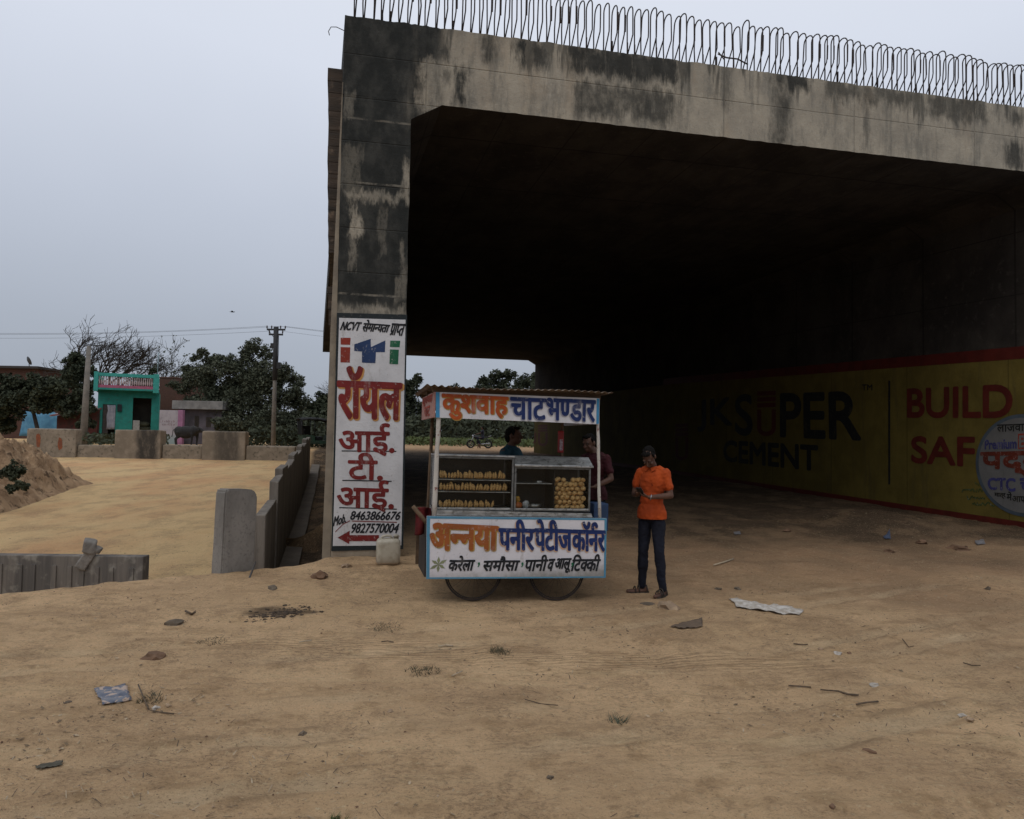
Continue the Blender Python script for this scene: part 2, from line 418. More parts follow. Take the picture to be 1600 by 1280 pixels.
def compose(tokens):
    """tokens: plain strings; '~X' a half letter; '+reph' / '+ra' marks on the last letter; ' ' a gap"""
    V = []; Fc = []; x = 0; lx = (0, .6)
    def put(vs, fs, dx):
        b = len(V); V.extend((p[0] + dx, p[1]) for p in vs); Fc.extend(tuple(i + b for i in f) for f in fs)
    for tk in tokens:
        if tk == ' ': x += .25; continue
        if tk == '+reph':
            c = lx[1] - .1; put(*ribbon([(c - .13 + .13 * cos(a), .74 + .1 * sin(a)) for a in [pi * 1.3 - i * pi * 1.3 / 9 for i in range(10)]], .07), 0); continue
        if tk == '+ra':
            c = lx[1] - .12; put(*ribbon([(c, .2), (c - .3, .0)], .075), 0); continue
        half = tk[0] == '~'
        vs, fs = glyphs(tk[1:] if half else tk)
        if half:
            xm = max(p[0] for p in vs); cut = {'क': .235, 'प': .2, 'न': .2, 'ण': .2}.get(tk[1:], .2)
            vs, fs = clip_right(vs, fs, xm - cut)
        x0 = min(p[0] for p in vs); x1 = max(p[0] for p in vs)
        put(vs, fs, x - x0); lx = (x, x + x1 - x0); x += (x1 - x0) - .012
    return V, Fc
class Plane:
    """a painted face: origin, in-plane right and up, outward normal"""
    def __init__(self, o, r, u):
        self.o = Vector(o); self.r = Vector(r).normalized(); self.u = Vector(u).normalized(); self.n = self.r.cross(self.u)
    def px(self, q):
        p = onplane(q[0], q[1], self.o, self.n) - self.o; return p.dot(self.r), p.dot(self.u)
    def P(self, a, b, h): return self.o + self.r * a + self.u * b + self.n * h
def quad_from(box):
    x0, x1, y0, y1 = box[:4]; sl = box[4] if len(box) > 4 else 0     # slope: drop per px to the right
    d = sl * (x1 - x0); return ((x0, y0), (x1, y0 + d), (x1, y1 + d), (x0, y1))
def paint(pl, tokens, quad, mat, name, parent, h, fat=0, shear=0, off=(0, 0), wob=.0, to=None):
    """letters on plane pl filling the photo quad; parent space is world -> to (matrix)"""
    if isinstance(tokens, str): tokens = [tokens]
    V, Fc = compose(tokens)
    x0 = min(p[0] for p in V); x1 = max(p[0] for p in V); y0 = min(p[1] for p in V); y1 = max(p[1] for p in V)
    Q = [pl.px(q) for q in quad]
    mb = MB(); seed = rnd() * 50
    hgt = abs(Q[0][1] - Q[3][1])
    offs = [(0, 0)] + ([(fat * cos(a), fat * sin(a)) for a in [i * pi / 5 + .2 for i in range(10)]] if fat else [])
    for i, (ox, oy) in enumerate(offs):
        vs = []
        for p in V:
            u = (p[0] - x0) / (x1 - x0); v = (p[1] - y0) / (y1 - y0)
            a = lerp(lerp(Q[3][0], Q[2][0], u), lerp(Q[0][0], Q[1][0], u), v) + shear * (v - .5) * hgt
            b = lerp(lerp(Q[3][1], Q[2][1], u), lerp(Q[0][1], Q[1][1], u), v)
            if wob:
                a += wob * noise.noise(Vector((a * 9, b * 9, seed))); b += wob * noise.noise(Vector((a * 9, b * 9, seed + 9)))
            vs.append(pl.P(a + ox + off[0], b + oy + off[1], h + i * .00025))
        if to: vs = [to @ p for p in vs]
        mb.add(vs, Fc)
    return mb.build(name, mat, parent, fix=False)
def patch(pl, pts, mat, name, parent, h, to=None, thick=0):
    vs = [pl.P(*pl.px(q), h) for q in pts]
    mb = MB()
    if thick:
        vb = [p - pl.n * thick for p in vs]; n = len(vs)
        if to: vs = [to @ p for p in vs]; vb = [to @ p for p in vb]
        mb.add(vs + vb, [tuple(range(n)), tuple(range(2*n-1, n-1, -1))] + [(i, i + n, (i+1) % n + n, (i+1) % n) for i in range(n)])
        return mb.build(name, mat, parent)
    if to: vs = [to @ p for p in vs]
    mb.add(vs, [tuple(range(len(vs)))]); return mb.build(name, mat, parent, fix=False)
def paint_mat(name, c, wear=(.5, .47, .43), amt=.5, scale=24, rough=.7):
    k = MT(name, rough, 0, .3)
    n1 = k.noise(scale, 6, .7); n2 = k.noise(3, 4, .6)
    col = k.mix(k.band(n2, .35, .65), c, tuple(x * .72 for x in c))
    col = k.mix(k.band(n1, .58, .68, 0, amt), col, wear)
    col = k.mix(k.band(k.noise(5, 6, .75, (1, 1, .35), (3, 3, 3)), .54, .72, 0, amt * .55), col, wear)
    k.color(col); return k.m
P_RED = paint_mat('dark_red_paint', (.17, .014, .012))
P_DKRED = paint_mat('wall_red_paint', (.095, .011, .006), (.08, .03, .015), .5)
P_BLACK = paint_mat('black_lettering_paint', (.010, .011, .014), amt=.25)
P_BLUE = paint_mat('deep_blue_paint', (.010, .026, .115))
P_NAVY = paint_mat('navy_logo_paint', (.018, .04, .11))
P_GREEN = paint_mat('green_logo_paint', (.012, .12, .055))
P_BRICK = paint_mat('red_logo_paint', (.28, .035, .018))
P_ORANGE = paint_mat('orange_lettering_paint', (.40, .075, .012))
P_AMBER = paint_mat('amber_outline_paint', (.50, .25, .07))
P_PEACH = paint_mat('pale_peach_outline_paint', (.55, .36, .24))
P_SKY = paint_mat('sky_blue_trim_paint', (.08, .27, .42), (.3, .33, .35))
P_GREY = paint_mat('grey_outline_paint', (.33, .33, .38))
# ------------------------------------------------------------------ underpass
UP = thing('underpass', 'unfinished concrete box underpass with black stained pillar, steel bars on top and painted walls', 'underpass', UO, UA)
UM = Matrix.Translation(UO) @ Matrix.Rotation(UA, 4, 'Z'); UI = UM.inverted()
PF0 = Plane(UO, D1, (0, 0, 1))
def stained(name, dark_s):
    """weathered concrete: algae-black water stains on the pillar face, drips below the deck edge"""
    k = MT(name, .9, 0, .2); x = k.xyz()
    con = k.mix(k.band(k.noise(1.3, 6, .6), .35, .65), (.37, .325, .25), (.265, .235, .185))
    con = k.mix(k.band(k.noise(16, 5, .7), .55, .75, 0, .5), con, (.17, .145, .11))
    con = k.mix(k.band(k.noise(.55, 5, .6, (1.6, 1, .5), (3, 0, 1)), .52, .66, 0, .6), con, (.30, .24, .17))
    con = k.mix(k.band(k.noise(3.2, 6, .72, (1, 1, .22), (11, 0, 4)), .47, .66, 0, .62), con, (.13, .124, .105)); con = k.mix(k.band(k.noise(2.0, 6, .7, (1, 1, .5), (15, 0, 4)), .52, .68, 0, .5), con, (.43, .385, .305)); con = k.mix(k.band(k.noise(9, 5, .75, (1, 1, .3), (5, 3, 4)), .56, .7, 0, .4), con, (.10, .095, .08))
    blk = k.mix(k.band(k.noise(4, 5, .65, (1, 1, .6)), .4, .7), (.020, .021, .019), (.048, .047, .041))
    n = k.noise(1.1, 6, .65, (1.25, 1, .35))
    streak = k.noise(2.6, 5, .65, (1, 1, .12), (7, 0, 2))
    streak2 = k.noise(7, 4, .6, (1, 1, .07), (1, 0, 5))
    zz = x[2]
    top = k.band(zz, 6.95, 8.0)                                  # drips start at the top edge
    pil = k.math('MULTIPLY', k.band(k.math('ADD', x[0], k.math('MULTIPLY', k.math('SUBTRACT', n, .5), 2.2)), 1.95, 1.05), k.band(zz, 3.4, 3.8))
    dr = k.band(k.math('ADD', k.math('MULTIPLY', streak, .75), k.math('ADD', k.math('MULTIPLY', streak2, .3), k.math('MULTIPLY', top, .17))), .68, .75)
    dr = k.math('MULTIPLY', dr, .7)
    thin = k.math('MULTIPLY', k.band(k.noise(5.5, 3, .5, (1, 1, .1), (9, 0, 1)), .6, .68), k.band(zz, 7.2, 7.9))
    pn = k.math('ADD', x[0], k.math('MULTIPLY', k.math('SUBTRACT', k.noise(5, 5, .7, (1, 1, .3)), .5), .62))
    qn = k.math('ADD', zz, k.math('MULTIPLY', k.math('SUBTRACT', k.noise(6, 5, .7, (1, 1, .25), (3, 0, 8)), .5), .75))
    def blotch(px0, px1, py0, py1, amt, soft=.12):
        a = PF0.px(((px0 + px1) / 2, (py0 + py1) / 2)); b = PF0.px((px1, (py0 + py1) / 2)); c = PF0.px(((px0 + px1) / 2, py0))
        hw, hz_ = b[0] - a[0], c[1] - a[1]
        u = k.band(k.math('ABSOLUTE', k.math('SUBTRACT', pn, a[0])), hw + soft, max(hw - soft, 0))
        v = k.band(k.math('ABSOLUTE', k.math('SUBTRACT', qn, a[1])), hz_ + soft, max(hz_ - soft, 0), 0, amt)
        return k.math('MULTIPLY', u, v)
    def blots(L, soft=.12):
        r = None
        for q in L:
            b = blotch(*q, soft); r = b if r is None else k.math('MAXIMUM', r, b)
        return r
    big = blots([(890, 1062, 76, 124, .95), (897, 1060, 136, 186, .85), (714, 725, 106, 170, 1), (682, 698, 56, 94, .9), (755, 769, 50, 92, .9), (806, 823, 60, 102, 1), (828, 860, 64, 106, .9), (1208, 1264, 102, 142, .95), (1208, 1234, 140, 226, .8), (1290, 1432, 132, 162, .75), (1450, 1542, 150, 190, .8), (1572, 1602, 222, 264, .9), (1575, 1602, 170, 197, .8), (688, 702, 102, 128, .7), (640, 664, 40, 80, .7), (600, 650, 70, 150, .6), (990, 1000, 90, 150, .6), (1130, 1140, 100, 170, .5), (1350, 1356, 140, 240, .4)])
    big = k.math('MULTIPLY', big, k.band(k.noise(9, 5, .75, (1, 1, .12), (1, 0, 9)), .26, .5, .55, 1))
    big = k.math('MULTIPLY', big, k.band(k.noise(2.4, 6, .7, (1, 1, .6), (6, 0, 3)), .3, .5, .6, 1))
    mask = k.math('MAXIMUM', k.math('MAXIMUM', pil, dr), k.math('MAXIMUM', k.math('MULTIPLY', thin, .8), big))
    # pale lime left along the pour joints of the pillar
    lime = blots([(534, 634, 299, 313, .75), (629, 641, 250, 318, .85), (546, 560, 338, 370, 1), (549, 554, 318, 345, .8), (549, 553, 370, 425, .5), (544, 548, 138, 182, .4), (530, 632, 479, 489, .8), (534, 560, 225, 300, .3), (655, 690, 96, 172, .8), (597, 600, 325, 400, .3), (626, 630, 380, 470, .5)], .07)
    lime = k.math('MULTIPLY', lime, k.band(k.noise(13, 5, .75, (1, 1, .5), (2, 2, 2)), .3, .5, .25, 1))
    for zj, amt in ((6.47, .45), (5.52, .5), (3.87, .6)):
        lime = k.math('MAXIMUM', lime, k.math('MULTIPLY', k.band(k.math('ABSOLUTE', k.math('SUBTRACT', k.math('ADD', zz, k.math('MULTIPLY', k.math('SUBTRACT', n, .5), .05)), zj)), .022, .008, 0, amt), k.math('MULTIPLY', k.band(x[0], 1.02, .98), k.band(k.noise(4, 5, .7, loc=(3, 7, 3)), .4, .6))))
    mask = k.math('MULTIPLY', mask, k.math('SUBTRACT', 1, k.math('MULTIPLY', lime, .85)))
    col = k.mix(mask, con, blk)
    lowdirt = k.band(k.math('ADD', zz, k.math('MULTIPLY', n, .6)), .65, .2)
    col = k.mix(k.math('MULTIPLY', lowdirt, .6), col, (.21, .15, .095))
    # board marks of the formwork
    bm1 = k.band(k.math('ABSOLUTE', k.math('SUBTRACT', k.math('FRACT', k.math('MULTIPLY', zz, 1.55)), .5)), .02, .0)
    bm2 = k.band(k.math('ABSOLUTE', k.math('SUBTRACT', k.math('FRACT', k.math('MULTIPLY', x[0], .41)), .5)), .006, .0)
    col = k.mix(k.math('MULTIPLY', k.math('MAXIMUM', bm1, bm2), .07), col, (.09, .08, .065))
    k.color(col)
    k.bump(k.math('ADD', k.noise(9, 6, .7), k.math('MULTIPLY', k.math('MAXIMUM', bm1, bm2), -.6)), .02)
    return k.m
CON = stained('weathered_concrete', 1)
k = MT('shade_dark_inner_concrete', .95, 0, .1); x = k.xyz(); col = k.mix(k.band(k.noise(1.2, 6, .65, (1, .6, .5)), .35, .65), (.050, .043, .036), (.027, .023, .020)); col = k.mix(k.band(k.noise(5, 5, .7), .55, .7, 0, .6), col, (.066, .057, .048))  # inner concrete much darker than outside: the underpass shade is put into its colour
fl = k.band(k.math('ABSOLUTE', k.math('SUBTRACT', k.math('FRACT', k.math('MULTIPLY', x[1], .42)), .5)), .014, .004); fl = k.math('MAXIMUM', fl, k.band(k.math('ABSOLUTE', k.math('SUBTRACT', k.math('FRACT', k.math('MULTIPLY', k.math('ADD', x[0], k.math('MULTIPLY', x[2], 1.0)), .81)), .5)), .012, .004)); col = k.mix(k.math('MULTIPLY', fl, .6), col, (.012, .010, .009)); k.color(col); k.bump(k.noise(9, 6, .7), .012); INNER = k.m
def dense_face(poly_top, poly_bot, n, jit):
    pass
def wall_block(s0, s1, ch, name):
    """wall of the box: rough front with a chamfered outer corner, inside face"""
    mb = MB(); zb = -.9
    zs = [zb + (UZS - zb) * i / 60 for i in range(61)]
    prof = [(s0, UL), (s0, ch), (s0 + ch * .9, 0), (s1, 0), (s1, UL)] if ch else [(s0, UL), (s0, 0), (s1, 0), (s1, UL)]
    n = len(prof); vs = []; fs = []
    for z in zs:
        for i, (a, b) in enumerate(prof):
            j = .012 if b < 1 else 0
            vs.append((a - (USK * b if a > .5 else 0) + j * noise.noise(Vector((a * 3, z * 2.2, i * 3.1))), b + j * .6 * noise.noise(Vector((a * 5 + 3, z * 3, i))), z))
    for k in range(len(zs) - 1):
        for i in range(n):
            fs.append((k*n + i, k*n + (i+1) % n, (k+1)*n + (i+1) % n, (k+1)*n + i))
    fs.append(tuple(range(n - 1, -1, -1))); fs.append(tuple((len(zs) - 1)*n + i for i in range(n)))
    mb.add(vs, fs)
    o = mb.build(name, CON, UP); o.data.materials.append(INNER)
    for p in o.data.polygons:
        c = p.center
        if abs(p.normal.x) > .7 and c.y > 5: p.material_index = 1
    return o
lw = wall_block(0, UW, .03, 'side_wall')
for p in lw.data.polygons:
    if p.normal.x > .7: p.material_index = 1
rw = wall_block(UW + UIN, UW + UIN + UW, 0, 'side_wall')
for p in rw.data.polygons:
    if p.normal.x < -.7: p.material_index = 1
# deck with corner haunches and a ragged upper front edge
mb = MB(); SS = UW + UIN + UW
ns = 260; vs = []; fs = []; rows = 9
def soff(s):                                   # underside height along the front
    a = .46; hgt = .27
    if s < UW or s > UW + UIN: return UZS
    if s < UW + a: return UZS - hgt * (1 - (s - UW) / a)
    if s > UW + UIN - a: return UZS - hgt * (1 - (UW + UIN - s) / a)
    return UZS
S = sorted(set([i * SS / ns for i in range(ns + 1)] + [UW + .001, UW + UIN - .001, UW + .46, UW + UIN - .46]))
for s in S:
    zb = soff(s)
    for r in range(rows + 1):
        z = lerp(zb, UZT, r / rows)
        if r == rows: z += .022 * noise.noise(Vector((s * 4, 1, 1))) + .014 * noise.noise(Vector((s * 13, 2, 1)))
        if r == 0: z += .012 * noise.noise(Vector((s * 6, 5, 1)))
        vs.append((s, .006 * noise.noise(Vector((s * 2, z * 2, 4))) + (.012 * abs(noise.noise(Vector((s * 9, 7, 1)))) if r == rows else 0), z))
    vs.append((s - USK * UL, UL, UZT)); vs.append((s - USK * UL, UL, zb))
q = rows + 3
for i in range(len(S) - 1):
    for r in range(q):
        fs.append((i*q + r, (i+1)*q + r, (i+1)*q + (r+1) % q, i*q + (r+1) % q))
fs.append(tuple(range(q))); fs.append(tuple((len(S) - 1)*q + r for r in range(q - 1, -1, -1)))
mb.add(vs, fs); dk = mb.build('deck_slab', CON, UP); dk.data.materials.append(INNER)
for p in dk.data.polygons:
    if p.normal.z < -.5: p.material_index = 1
# brown facing on the outer side of the left wall, its back end stepped
BRK = pm('brown_side_facing', (.075, .056, .042), (.042, .035, .029), 2.5, .9, 0, .02, 9, (.3, 1, 2.5), fine=((.15, .11, .08), 6))
mb = MB()
def facing(z0, z1, o0, o1, cham):
    """facing course from z0 to z1 standing out o0 (bottom) to o1 (top), in thin uneven layers"""
    z = z0
    while z < z1 - .02:
        h = min(U(.16, .3), z1 - z); o_ = lerp(o0, o1, (z - z0) / (z1 - z0)) * (smooth(0, cham, z - z0 + .03) if cham else 1) + U(-.008, .008)
        ya, yb = .45, UL - 1; vs = []
        for zz in (z, z + h - .008):
            for sx, t in ((-o_, ya), (-.003, ya), (-.003, yb), (-o_ + .012, yb)): vs.append((sx, t, zz))
        mb.add(vs, [(3, 2, 1, 0), (4, 5, 6, 7), (0, 1, 5, 4), (1, 2, 6, 5), (2, 3, 7, 6), (3, 0, 4, 7)]); z += h
facing(PF0.px((520, 406))[1], PF0.px((528, 84))[1], .155, .235, .12); facing(PF0.px((520, 522))[1], PF0.px((520, 438))[1], .12, .165, .25)
mb.build('side_facing', BRK, UP)
mb = MB(); mb.prism([(-.125, -.6), (-.001, -.6), (-.001, 7.0), (-.012, 7.0), (-.085, 3.4)], .035, UL - 1)
mb.build('side_plaster', pm('pale_side_plaster', (.27, .225, .165), (.18, .15, .115), 2, .9, 0, .01, 12), UP)
# ---- steel bars standing out of the deck
STEEL = pm('rusty_reinforcing_steel', (.030, .026, .026), (.055, .036, .028), 30, .75, .3)
def stirrup():
    mb = MB(); H = U(.86, .93); w2 = U(.095, .107); r = .0108
    pts = [(U(-.02, .02), .10 + 2 * w2, -.06), (U(-.01, .01), .03, H * .44), (0, .025, H * .52), (0, .03, H - w2)]
    n = 7
    for i in range(1, n):
        a = pi * i / n; pts.append((0, .03 + w2 - w2 * cos(a), H - w2 + w2 * sin(a)))
    pts += [(0, .03 + 2 * w2, H - w2), (U(-.01, .02), .04 + 2 * w2, .42), (U(-.01, .01), .03 + 2 * w2, -.06)]
    mb.tube(pts, r, 6)
    if rnd() < .75: mb.tube([(.016, .035, H * .5), (.018, .036, H * U(.75, .86))], r * 1.1, 6)
    if rnd() < .5: mb.tube([(.014, .03 + 2 * w2, .0), (.012, .03 + 2 * w2, H * .4)], r, 6)
    return mb.mesh('rebar_loop')
loops = []
for i in range(9):
    me = stirrup(); me.materials.append(STEEL); loops.append(me)
s = .17; k = 0
while s < SS and k < 99:
    o = bpy.data.objects.new('rebar_loop', loops[random.randrange(9)]); COL.objects.link(o); o.parent = UP
    o.location = (s, .12 + U(-.02, .02), UZT); o.rotation_euler = (U(-.025, .025), U(-.02, .02), U(.07, .21)); o.scale = (1, 1, U(.96, 1.04))
    s += U(.128, .145); k += 1
mb = MB(); mb.tube([(6.05, .13, UZT + .27), (6.2, .12, UZT + .22), (6.42, .15, UZT + .24), (6.6, .13, UZT + .16)], .013, 6)
mb.tube([(6.06, .13, UZT + .30), (6.16, .11, UZT + .17)], .01, 6); mb.build('loose_bar', STEEL, UP)
mb = MB(); mb.tube([(.02, .3, UZT - .09), (-.12, .28, UZT - .05), (-.2, .28, UZT - .06), (-.235, .28, UZT - .13), (-.22, .28, UZT - .19)], .006, 6)
mb.build('bent_wire', STEEL, UP)

# ---- white painted sign on the pillar
PF = Plane(UO + Vector((0, 0, 0)), D1, (0, 0, 1))
def pk(k_, name, c, dirt, amt=.5):
    k = MT(name, .7, 0, .25)
    col = k.mix(k.band(k.noise(2.2, 6, .62), .38, .68), c, tuple(x * .84 for x in c))
    col = k.mix(k.band(k.noise(26, 5, .7), .60, .70, 0, amt), col, dirt)
    col = k.mix(k.band(k.noise(5, 5, .7, (1, 1, .25), (4, 1, 1)), .57, .74, 0, amt), col, dirt)
    k.color(col); k.bump(k.noise(22, 5, .7), .006); return k.m
WHITE = pk(0, 'dirty_white_wash', (.56, .55, .55), (.25, .23, .21), .55)
BORD = paint_mat('black_green_border_paint', (.014, .02, .022), (.12, .11, .1), .4)
H0 = .012
bd = patch(PF, [(526.5, 489), (636, 492), (630, 858), (517.5, 861)], BORD, 'sign_border', UP, H0, UI)
sg = patch(PF, [(530, 497), (633.5, 500), (627, 852), (520, 853)], WHITE, 'painted_sign', UP, H0 + .003, UI)
H1 = H0 + .006
tx = lambda toks, q, m_, nm='lettering', fat=0, shear=0, off=(0, 0), h=0: paint(PF, toks, q, m_, nm, sg, H1 + h, fat, shear, off, .004, UI)
tx(['NCVT'], ((534, 503), (563, 504), (563, 517), (534, 516)), P_BLACK, fat=.006, shear=.35)
tx(['से', 'मा', '~न', 'यता'], ((568, 500), (608, 503.5), (608, 520), (568, 518)), P_BLACK, fat=.006, shear=.3)
tx(['प', '+ra', 'ा', '~प', 'त'], ((611, 506), (632, 507), (630, 526), (609, 524)), P_BLACK, fat=.006, shear=.2)
c5 = lambda x, y: (490 + x / 6.094, 480 + y / 6.094)
for pts in ([(258, 293), (352, 293), (348, 360), (258, 358)], [(257, 382), (349, 384), (344, 529), (256, 527)]):
    patch(PF, [c5(*p) for p in pts], P_BRICK, 'red_emblem_letter', sg, H1, UI)
patch(PF, [c5(*p) for p in [(387, 355), (543, 303), (545, 382), (683, 318), (678, 430), (593, 430), (588, 535), (460, 530), (460, 425), (387, 418)]], P_NAVY, 'blue_emblem_letter', sg, H1, UI)
for pts in ([(730, 320), (824, 322), (818, 383), (726, 381)], [(726, 403), (810, 407), (804, 546), (722, 543)]):
    patch(PF, [c5(*p) for p in pts], P_GREEN, 'green_emblem_letter', sg, H1, UI)
roy = ((528.5, 573), (627.5, 577), (625, 656), (529, 653))
tx('रॉयल', roy, P_AMBER, 'letter_outline', fat=.030, off=(.016, -.014), h=0)
tx('रॉयल', roy, P_RED, fat=.022, h=.004)
tx(['आई.'], ((530, 661), (616, 663), (615, 712), (530, 710)), P_RED, fat=.012)
tx(['टी.'], ((545, 708), (598, 709), (597, 750), (544, 748)), P_RED, fat=.012)
tx(['आई.'], ((527.5, 750), (614.5, 752), (614, 799), (527, 797)), P_RED, fat=.012)
def line(x0, y0, x1, y1, wd, m_, h=0):
    patch(PF, [(x0, y0 - wd), (x1, y1 - wd), (x1, y1 + wd), (x0, y0 + wd)], m_, 'ruled_line', sg, H1 + .001 + h, UI)
line(534, 704.6, 619, 705.4, .8, P_BLACK); line(535, 750.5, 612, 752, .8, P_BLACK); line(530, 793, 620, 795.6, .8, P_BLACK)
line(524, 831, 536, 819, .8, P_RED); line(536, 819, 547, 813.4, .7, P_RED); line(550, 814, 620, 816, .7, P_RED)
tx('Mob.', ((522, 807), (541, 802.5), (541, 816), (522, 822.5)), P_BLACK, fat=.004, shear=.15)
tx('8463866676', ((548.5, 798.8), (626, 799.5), (624.5, 812.5), (548, 812)), P_BLACK, fat=.0045, shear=.2)
tx('9827570004', ((549.5, 818), (623, 818), (621.5, 832.5), (549, 832.5)), P_BLACK, fat=.0045, shear=.2)
patch(PF, [(527.5, 840), (546.5, 829), (546.3, 836), (592, 836), (592, 845.5), (546, 845.5), (545.5, 850)], P_RED, 'arrow', sg, H1, UI)

# ---- yellow advertisement painted along the right wall
D2S = (D2 - D1 * USK).normalized(); PR = Plane(UO + D1 * (UW + UIN), -D2S, (0, 0, 1))
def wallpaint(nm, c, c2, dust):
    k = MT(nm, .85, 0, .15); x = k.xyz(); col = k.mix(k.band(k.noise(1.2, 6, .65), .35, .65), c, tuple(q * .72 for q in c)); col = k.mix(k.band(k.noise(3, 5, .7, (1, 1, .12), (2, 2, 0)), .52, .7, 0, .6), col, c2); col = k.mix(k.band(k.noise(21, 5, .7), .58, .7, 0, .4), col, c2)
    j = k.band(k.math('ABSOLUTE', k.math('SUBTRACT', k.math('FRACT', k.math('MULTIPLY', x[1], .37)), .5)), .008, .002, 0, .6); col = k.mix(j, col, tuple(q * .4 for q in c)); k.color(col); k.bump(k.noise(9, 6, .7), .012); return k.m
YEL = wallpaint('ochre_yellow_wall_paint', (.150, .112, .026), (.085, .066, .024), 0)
WH2 = pk(0, 'emblem_white_paint', (.15, .146, .140), (.09, .085, .08), .4)
def tz(px, py): a, b = PR.px((px, py)); return -a, b            # depth t along wall, height
t0, z0 = tz(1600, 541); t1, z1 = tz(1222, 575); kt = (z1 - z0) / (t1 - t0)
zt_of = lambda t: z0 + kt * (t - t0)
tb0, zb0 = tz(1600, 816); tb1, zb1 = tz(1119, 745); kb = (zb1 - zb0) / (tb1 - tb0)
zb_of = lambda t: zb0 + kb * (t - tb0) if t < tb1 + 6 else zb0 + kb * (tb1 + 6 - tb0) + (t - tb1 - 6) * .012
def strip(name, mat, f0, f1, h, ta=.05, tb=UL - .1, parent=UP):
    mb = MB(); n = 40; vs = []; fs = []
    for i in range(n + 1):
        t = lerp(ta, tb, i / n)
        vs += [PR.P(-t, f0(t), h), PR.P(-t, f1(t), h)]
        if i: j = 2 * i; fs.append((j - 2, j, j + 1, j - 1))
    vs = [UI @ v for v in vs]; mb.add(vs, fs); return mb.build(name, mat, parent, fix=False)
ztop = lambda t: zt_of(min(t, 16)) + (max(t, 16) - 16) * .01
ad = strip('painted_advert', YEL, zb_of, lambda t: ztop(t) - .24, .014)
strip('top_stripe', P_DKRED, lambda t: ztop(t) - .245, ztop, .017, tb=17, parent=ad)
strip('bottom_stripe', P_DKRED, lambda t: zb_of(t) - .75, lambda t: zb_of(t) + .005, .017, parent=ad)
WB = paint_mat('wall_black_paint', (.012, .013, .012), (.2, .15, .05), .4)
tr = lambda toks, q, m_, fat=.02, nm='lettering', par=None, h=.019: paint(PR, toks, q, m_, nm, par or ad, h, fat, 0, (0, 0), .006, UI)
tr('JK', ((1091, 627), (1144, 622), (1144, 678), (1091, 673)), WB, .035)
tr('S', ((1150, 619), (1176, 616), (1176, 682), (1150, 677)), WB, .035)
tr('PER', ((1221, 617), (1343, 613.5), (1345, 686), (1221, 681)), WB, .045)
tr('CEMENT', ((1132, 689), (1278, 697), (1278, 735.5), (1132, 720)), WB, .032)
tr('TM', ((1348, 601), (1364, 601), (1364, 610), (1348, 610)), WB, .004)
def ushape(x0, x1, y0, y1, ys0, par):
    """red letter U under a block of three slanting bars"""
    w = (x1 - x0)
    n = 12; outer = [(x0, ys0)] + [(x0 + w/2 - w/2*cos(pi*i/n), y1 - w*.42 + w*.42*sin(pi*i/n)) for i in range(n + 1)] + [(x1, ys0)]
    iw = w * .22
    inner = [(x1 - iw, ys0)] + [(x0 + w/2 + (w/2 - iw)*cos(pi*i/n), y1 - w*.42 + (w*.42 - iw*1.1)*sin(pi*i/n)) for i in range(n + 1)] + [(x0 + iw, ys0)]
    vs = []; fs = []
    inn = inner[::-1]
    for a, b in zip(outer, inn): vs += [UI @ PR.P(*PR.px(a), .019), UI @ PR.P(*PR.px(b), .019)]
    fs = [(2*i, 2*i+1, 2*i+3, 2*i+2) for i in range(len(outer) - 1)]
    mb = MB(); mb.add(vs, fs); 
    hb = (ys0 - y0) / 3.6
    for i in range(3):
        ya = y0 + i * hb * 1.15
        q = [(x0, ya + hb * .12), (x1, ya - hb * .05), (x1, ya + hb * .8), (x0, ya + hb * .95)]
        mb.add([UI @ PR.P(*PR.px(p), .019) for p in q], [(0, 1, 2, 3)])
    mb.build('red_emblem', P_DKRED, par, fix=False)
ushape(1184, 1213, 611, 681.5, 640, ad)
ushape(1056, 1076, 662, 719, 684, ad)
ushape(841, 856, 664, 697, 676, ad)
tr('J', ((833.5, 676), (838, 676), (838, 692), (833.5, 692)), P_DKRED, .02)
tr('BUILD', ((1419.5, 609), (1582, 602), (1582, 652), (1419.5, 652)), P_DKRED, .026)
tr('SAF', ((1426, 683), (1523, 684), (1523, 729), (1426, 722)), P_DKRED, .026)
patch(PR, [(1389, 595), (1392, 595), (1392, 757), (1389, 757)], WB, 'dividing_line', ad, .019, UI)
ca, cb = PR.px((1598, 727)); ra = abs(PR.px((1526, 727))[0] - ca); rb = abs(PR.px((1598, 654))[1] - PR.px((1598, 801))[1]) / 2
rb = (ra + rb) / 2
def disc(r, h, m_, nm, par):
    mb = MB(); n = 64
    mb.add([UI @ PR.P(ca + ra * r * cos(2*pi*i/n), cb + rb * r * sin(2*pi*i/n), h) for i in range(n)], [tuple(range(n))]); return mb.build(nm, m_, par, fix=False)
P_RIM = paint_mat('blue_grey_rim_paint', (.07, .09, .11), (.1, .1, .1), .4)
rd = disc(1.0, .023, P_RIM, 'round_tea_sign', UP); disc(.93, .026, WH2, 'sign_face', rd)
P_VIO = paint_mat('violet_blue_paint', (.05, .05, .16))
tq = lambda toks, q, m_, fat=.008: tr(toks, q, m_, fat, 'lettering', rd, .030)
tq('लाजवाब', ((1560, 664), (1612, 662), (1612, 673), (1560, 675)), WB, .004)
tq('Premium', ((1541, 688), (1590, 685), (1590, 701), (1541, 702)), P_VIO, .008)
patch(PR, [(1592.5, 678), (1622, 676), (1622, 701), (1592.5, 702)], P_BRICK, 'red_box', rd, .029, UI)
tr('B', ((1595, 681), (1606, 680.5), (1606, 698), (1595, 699)), WH2, .008, 'lettering', rd, .033)
tq(['पद्म'], ((1535, 708), (1640, 706), (1640, 747), (1535, 740)), paint_mat('tea_sign_red_paint', (.13, .022, .010)), .024)
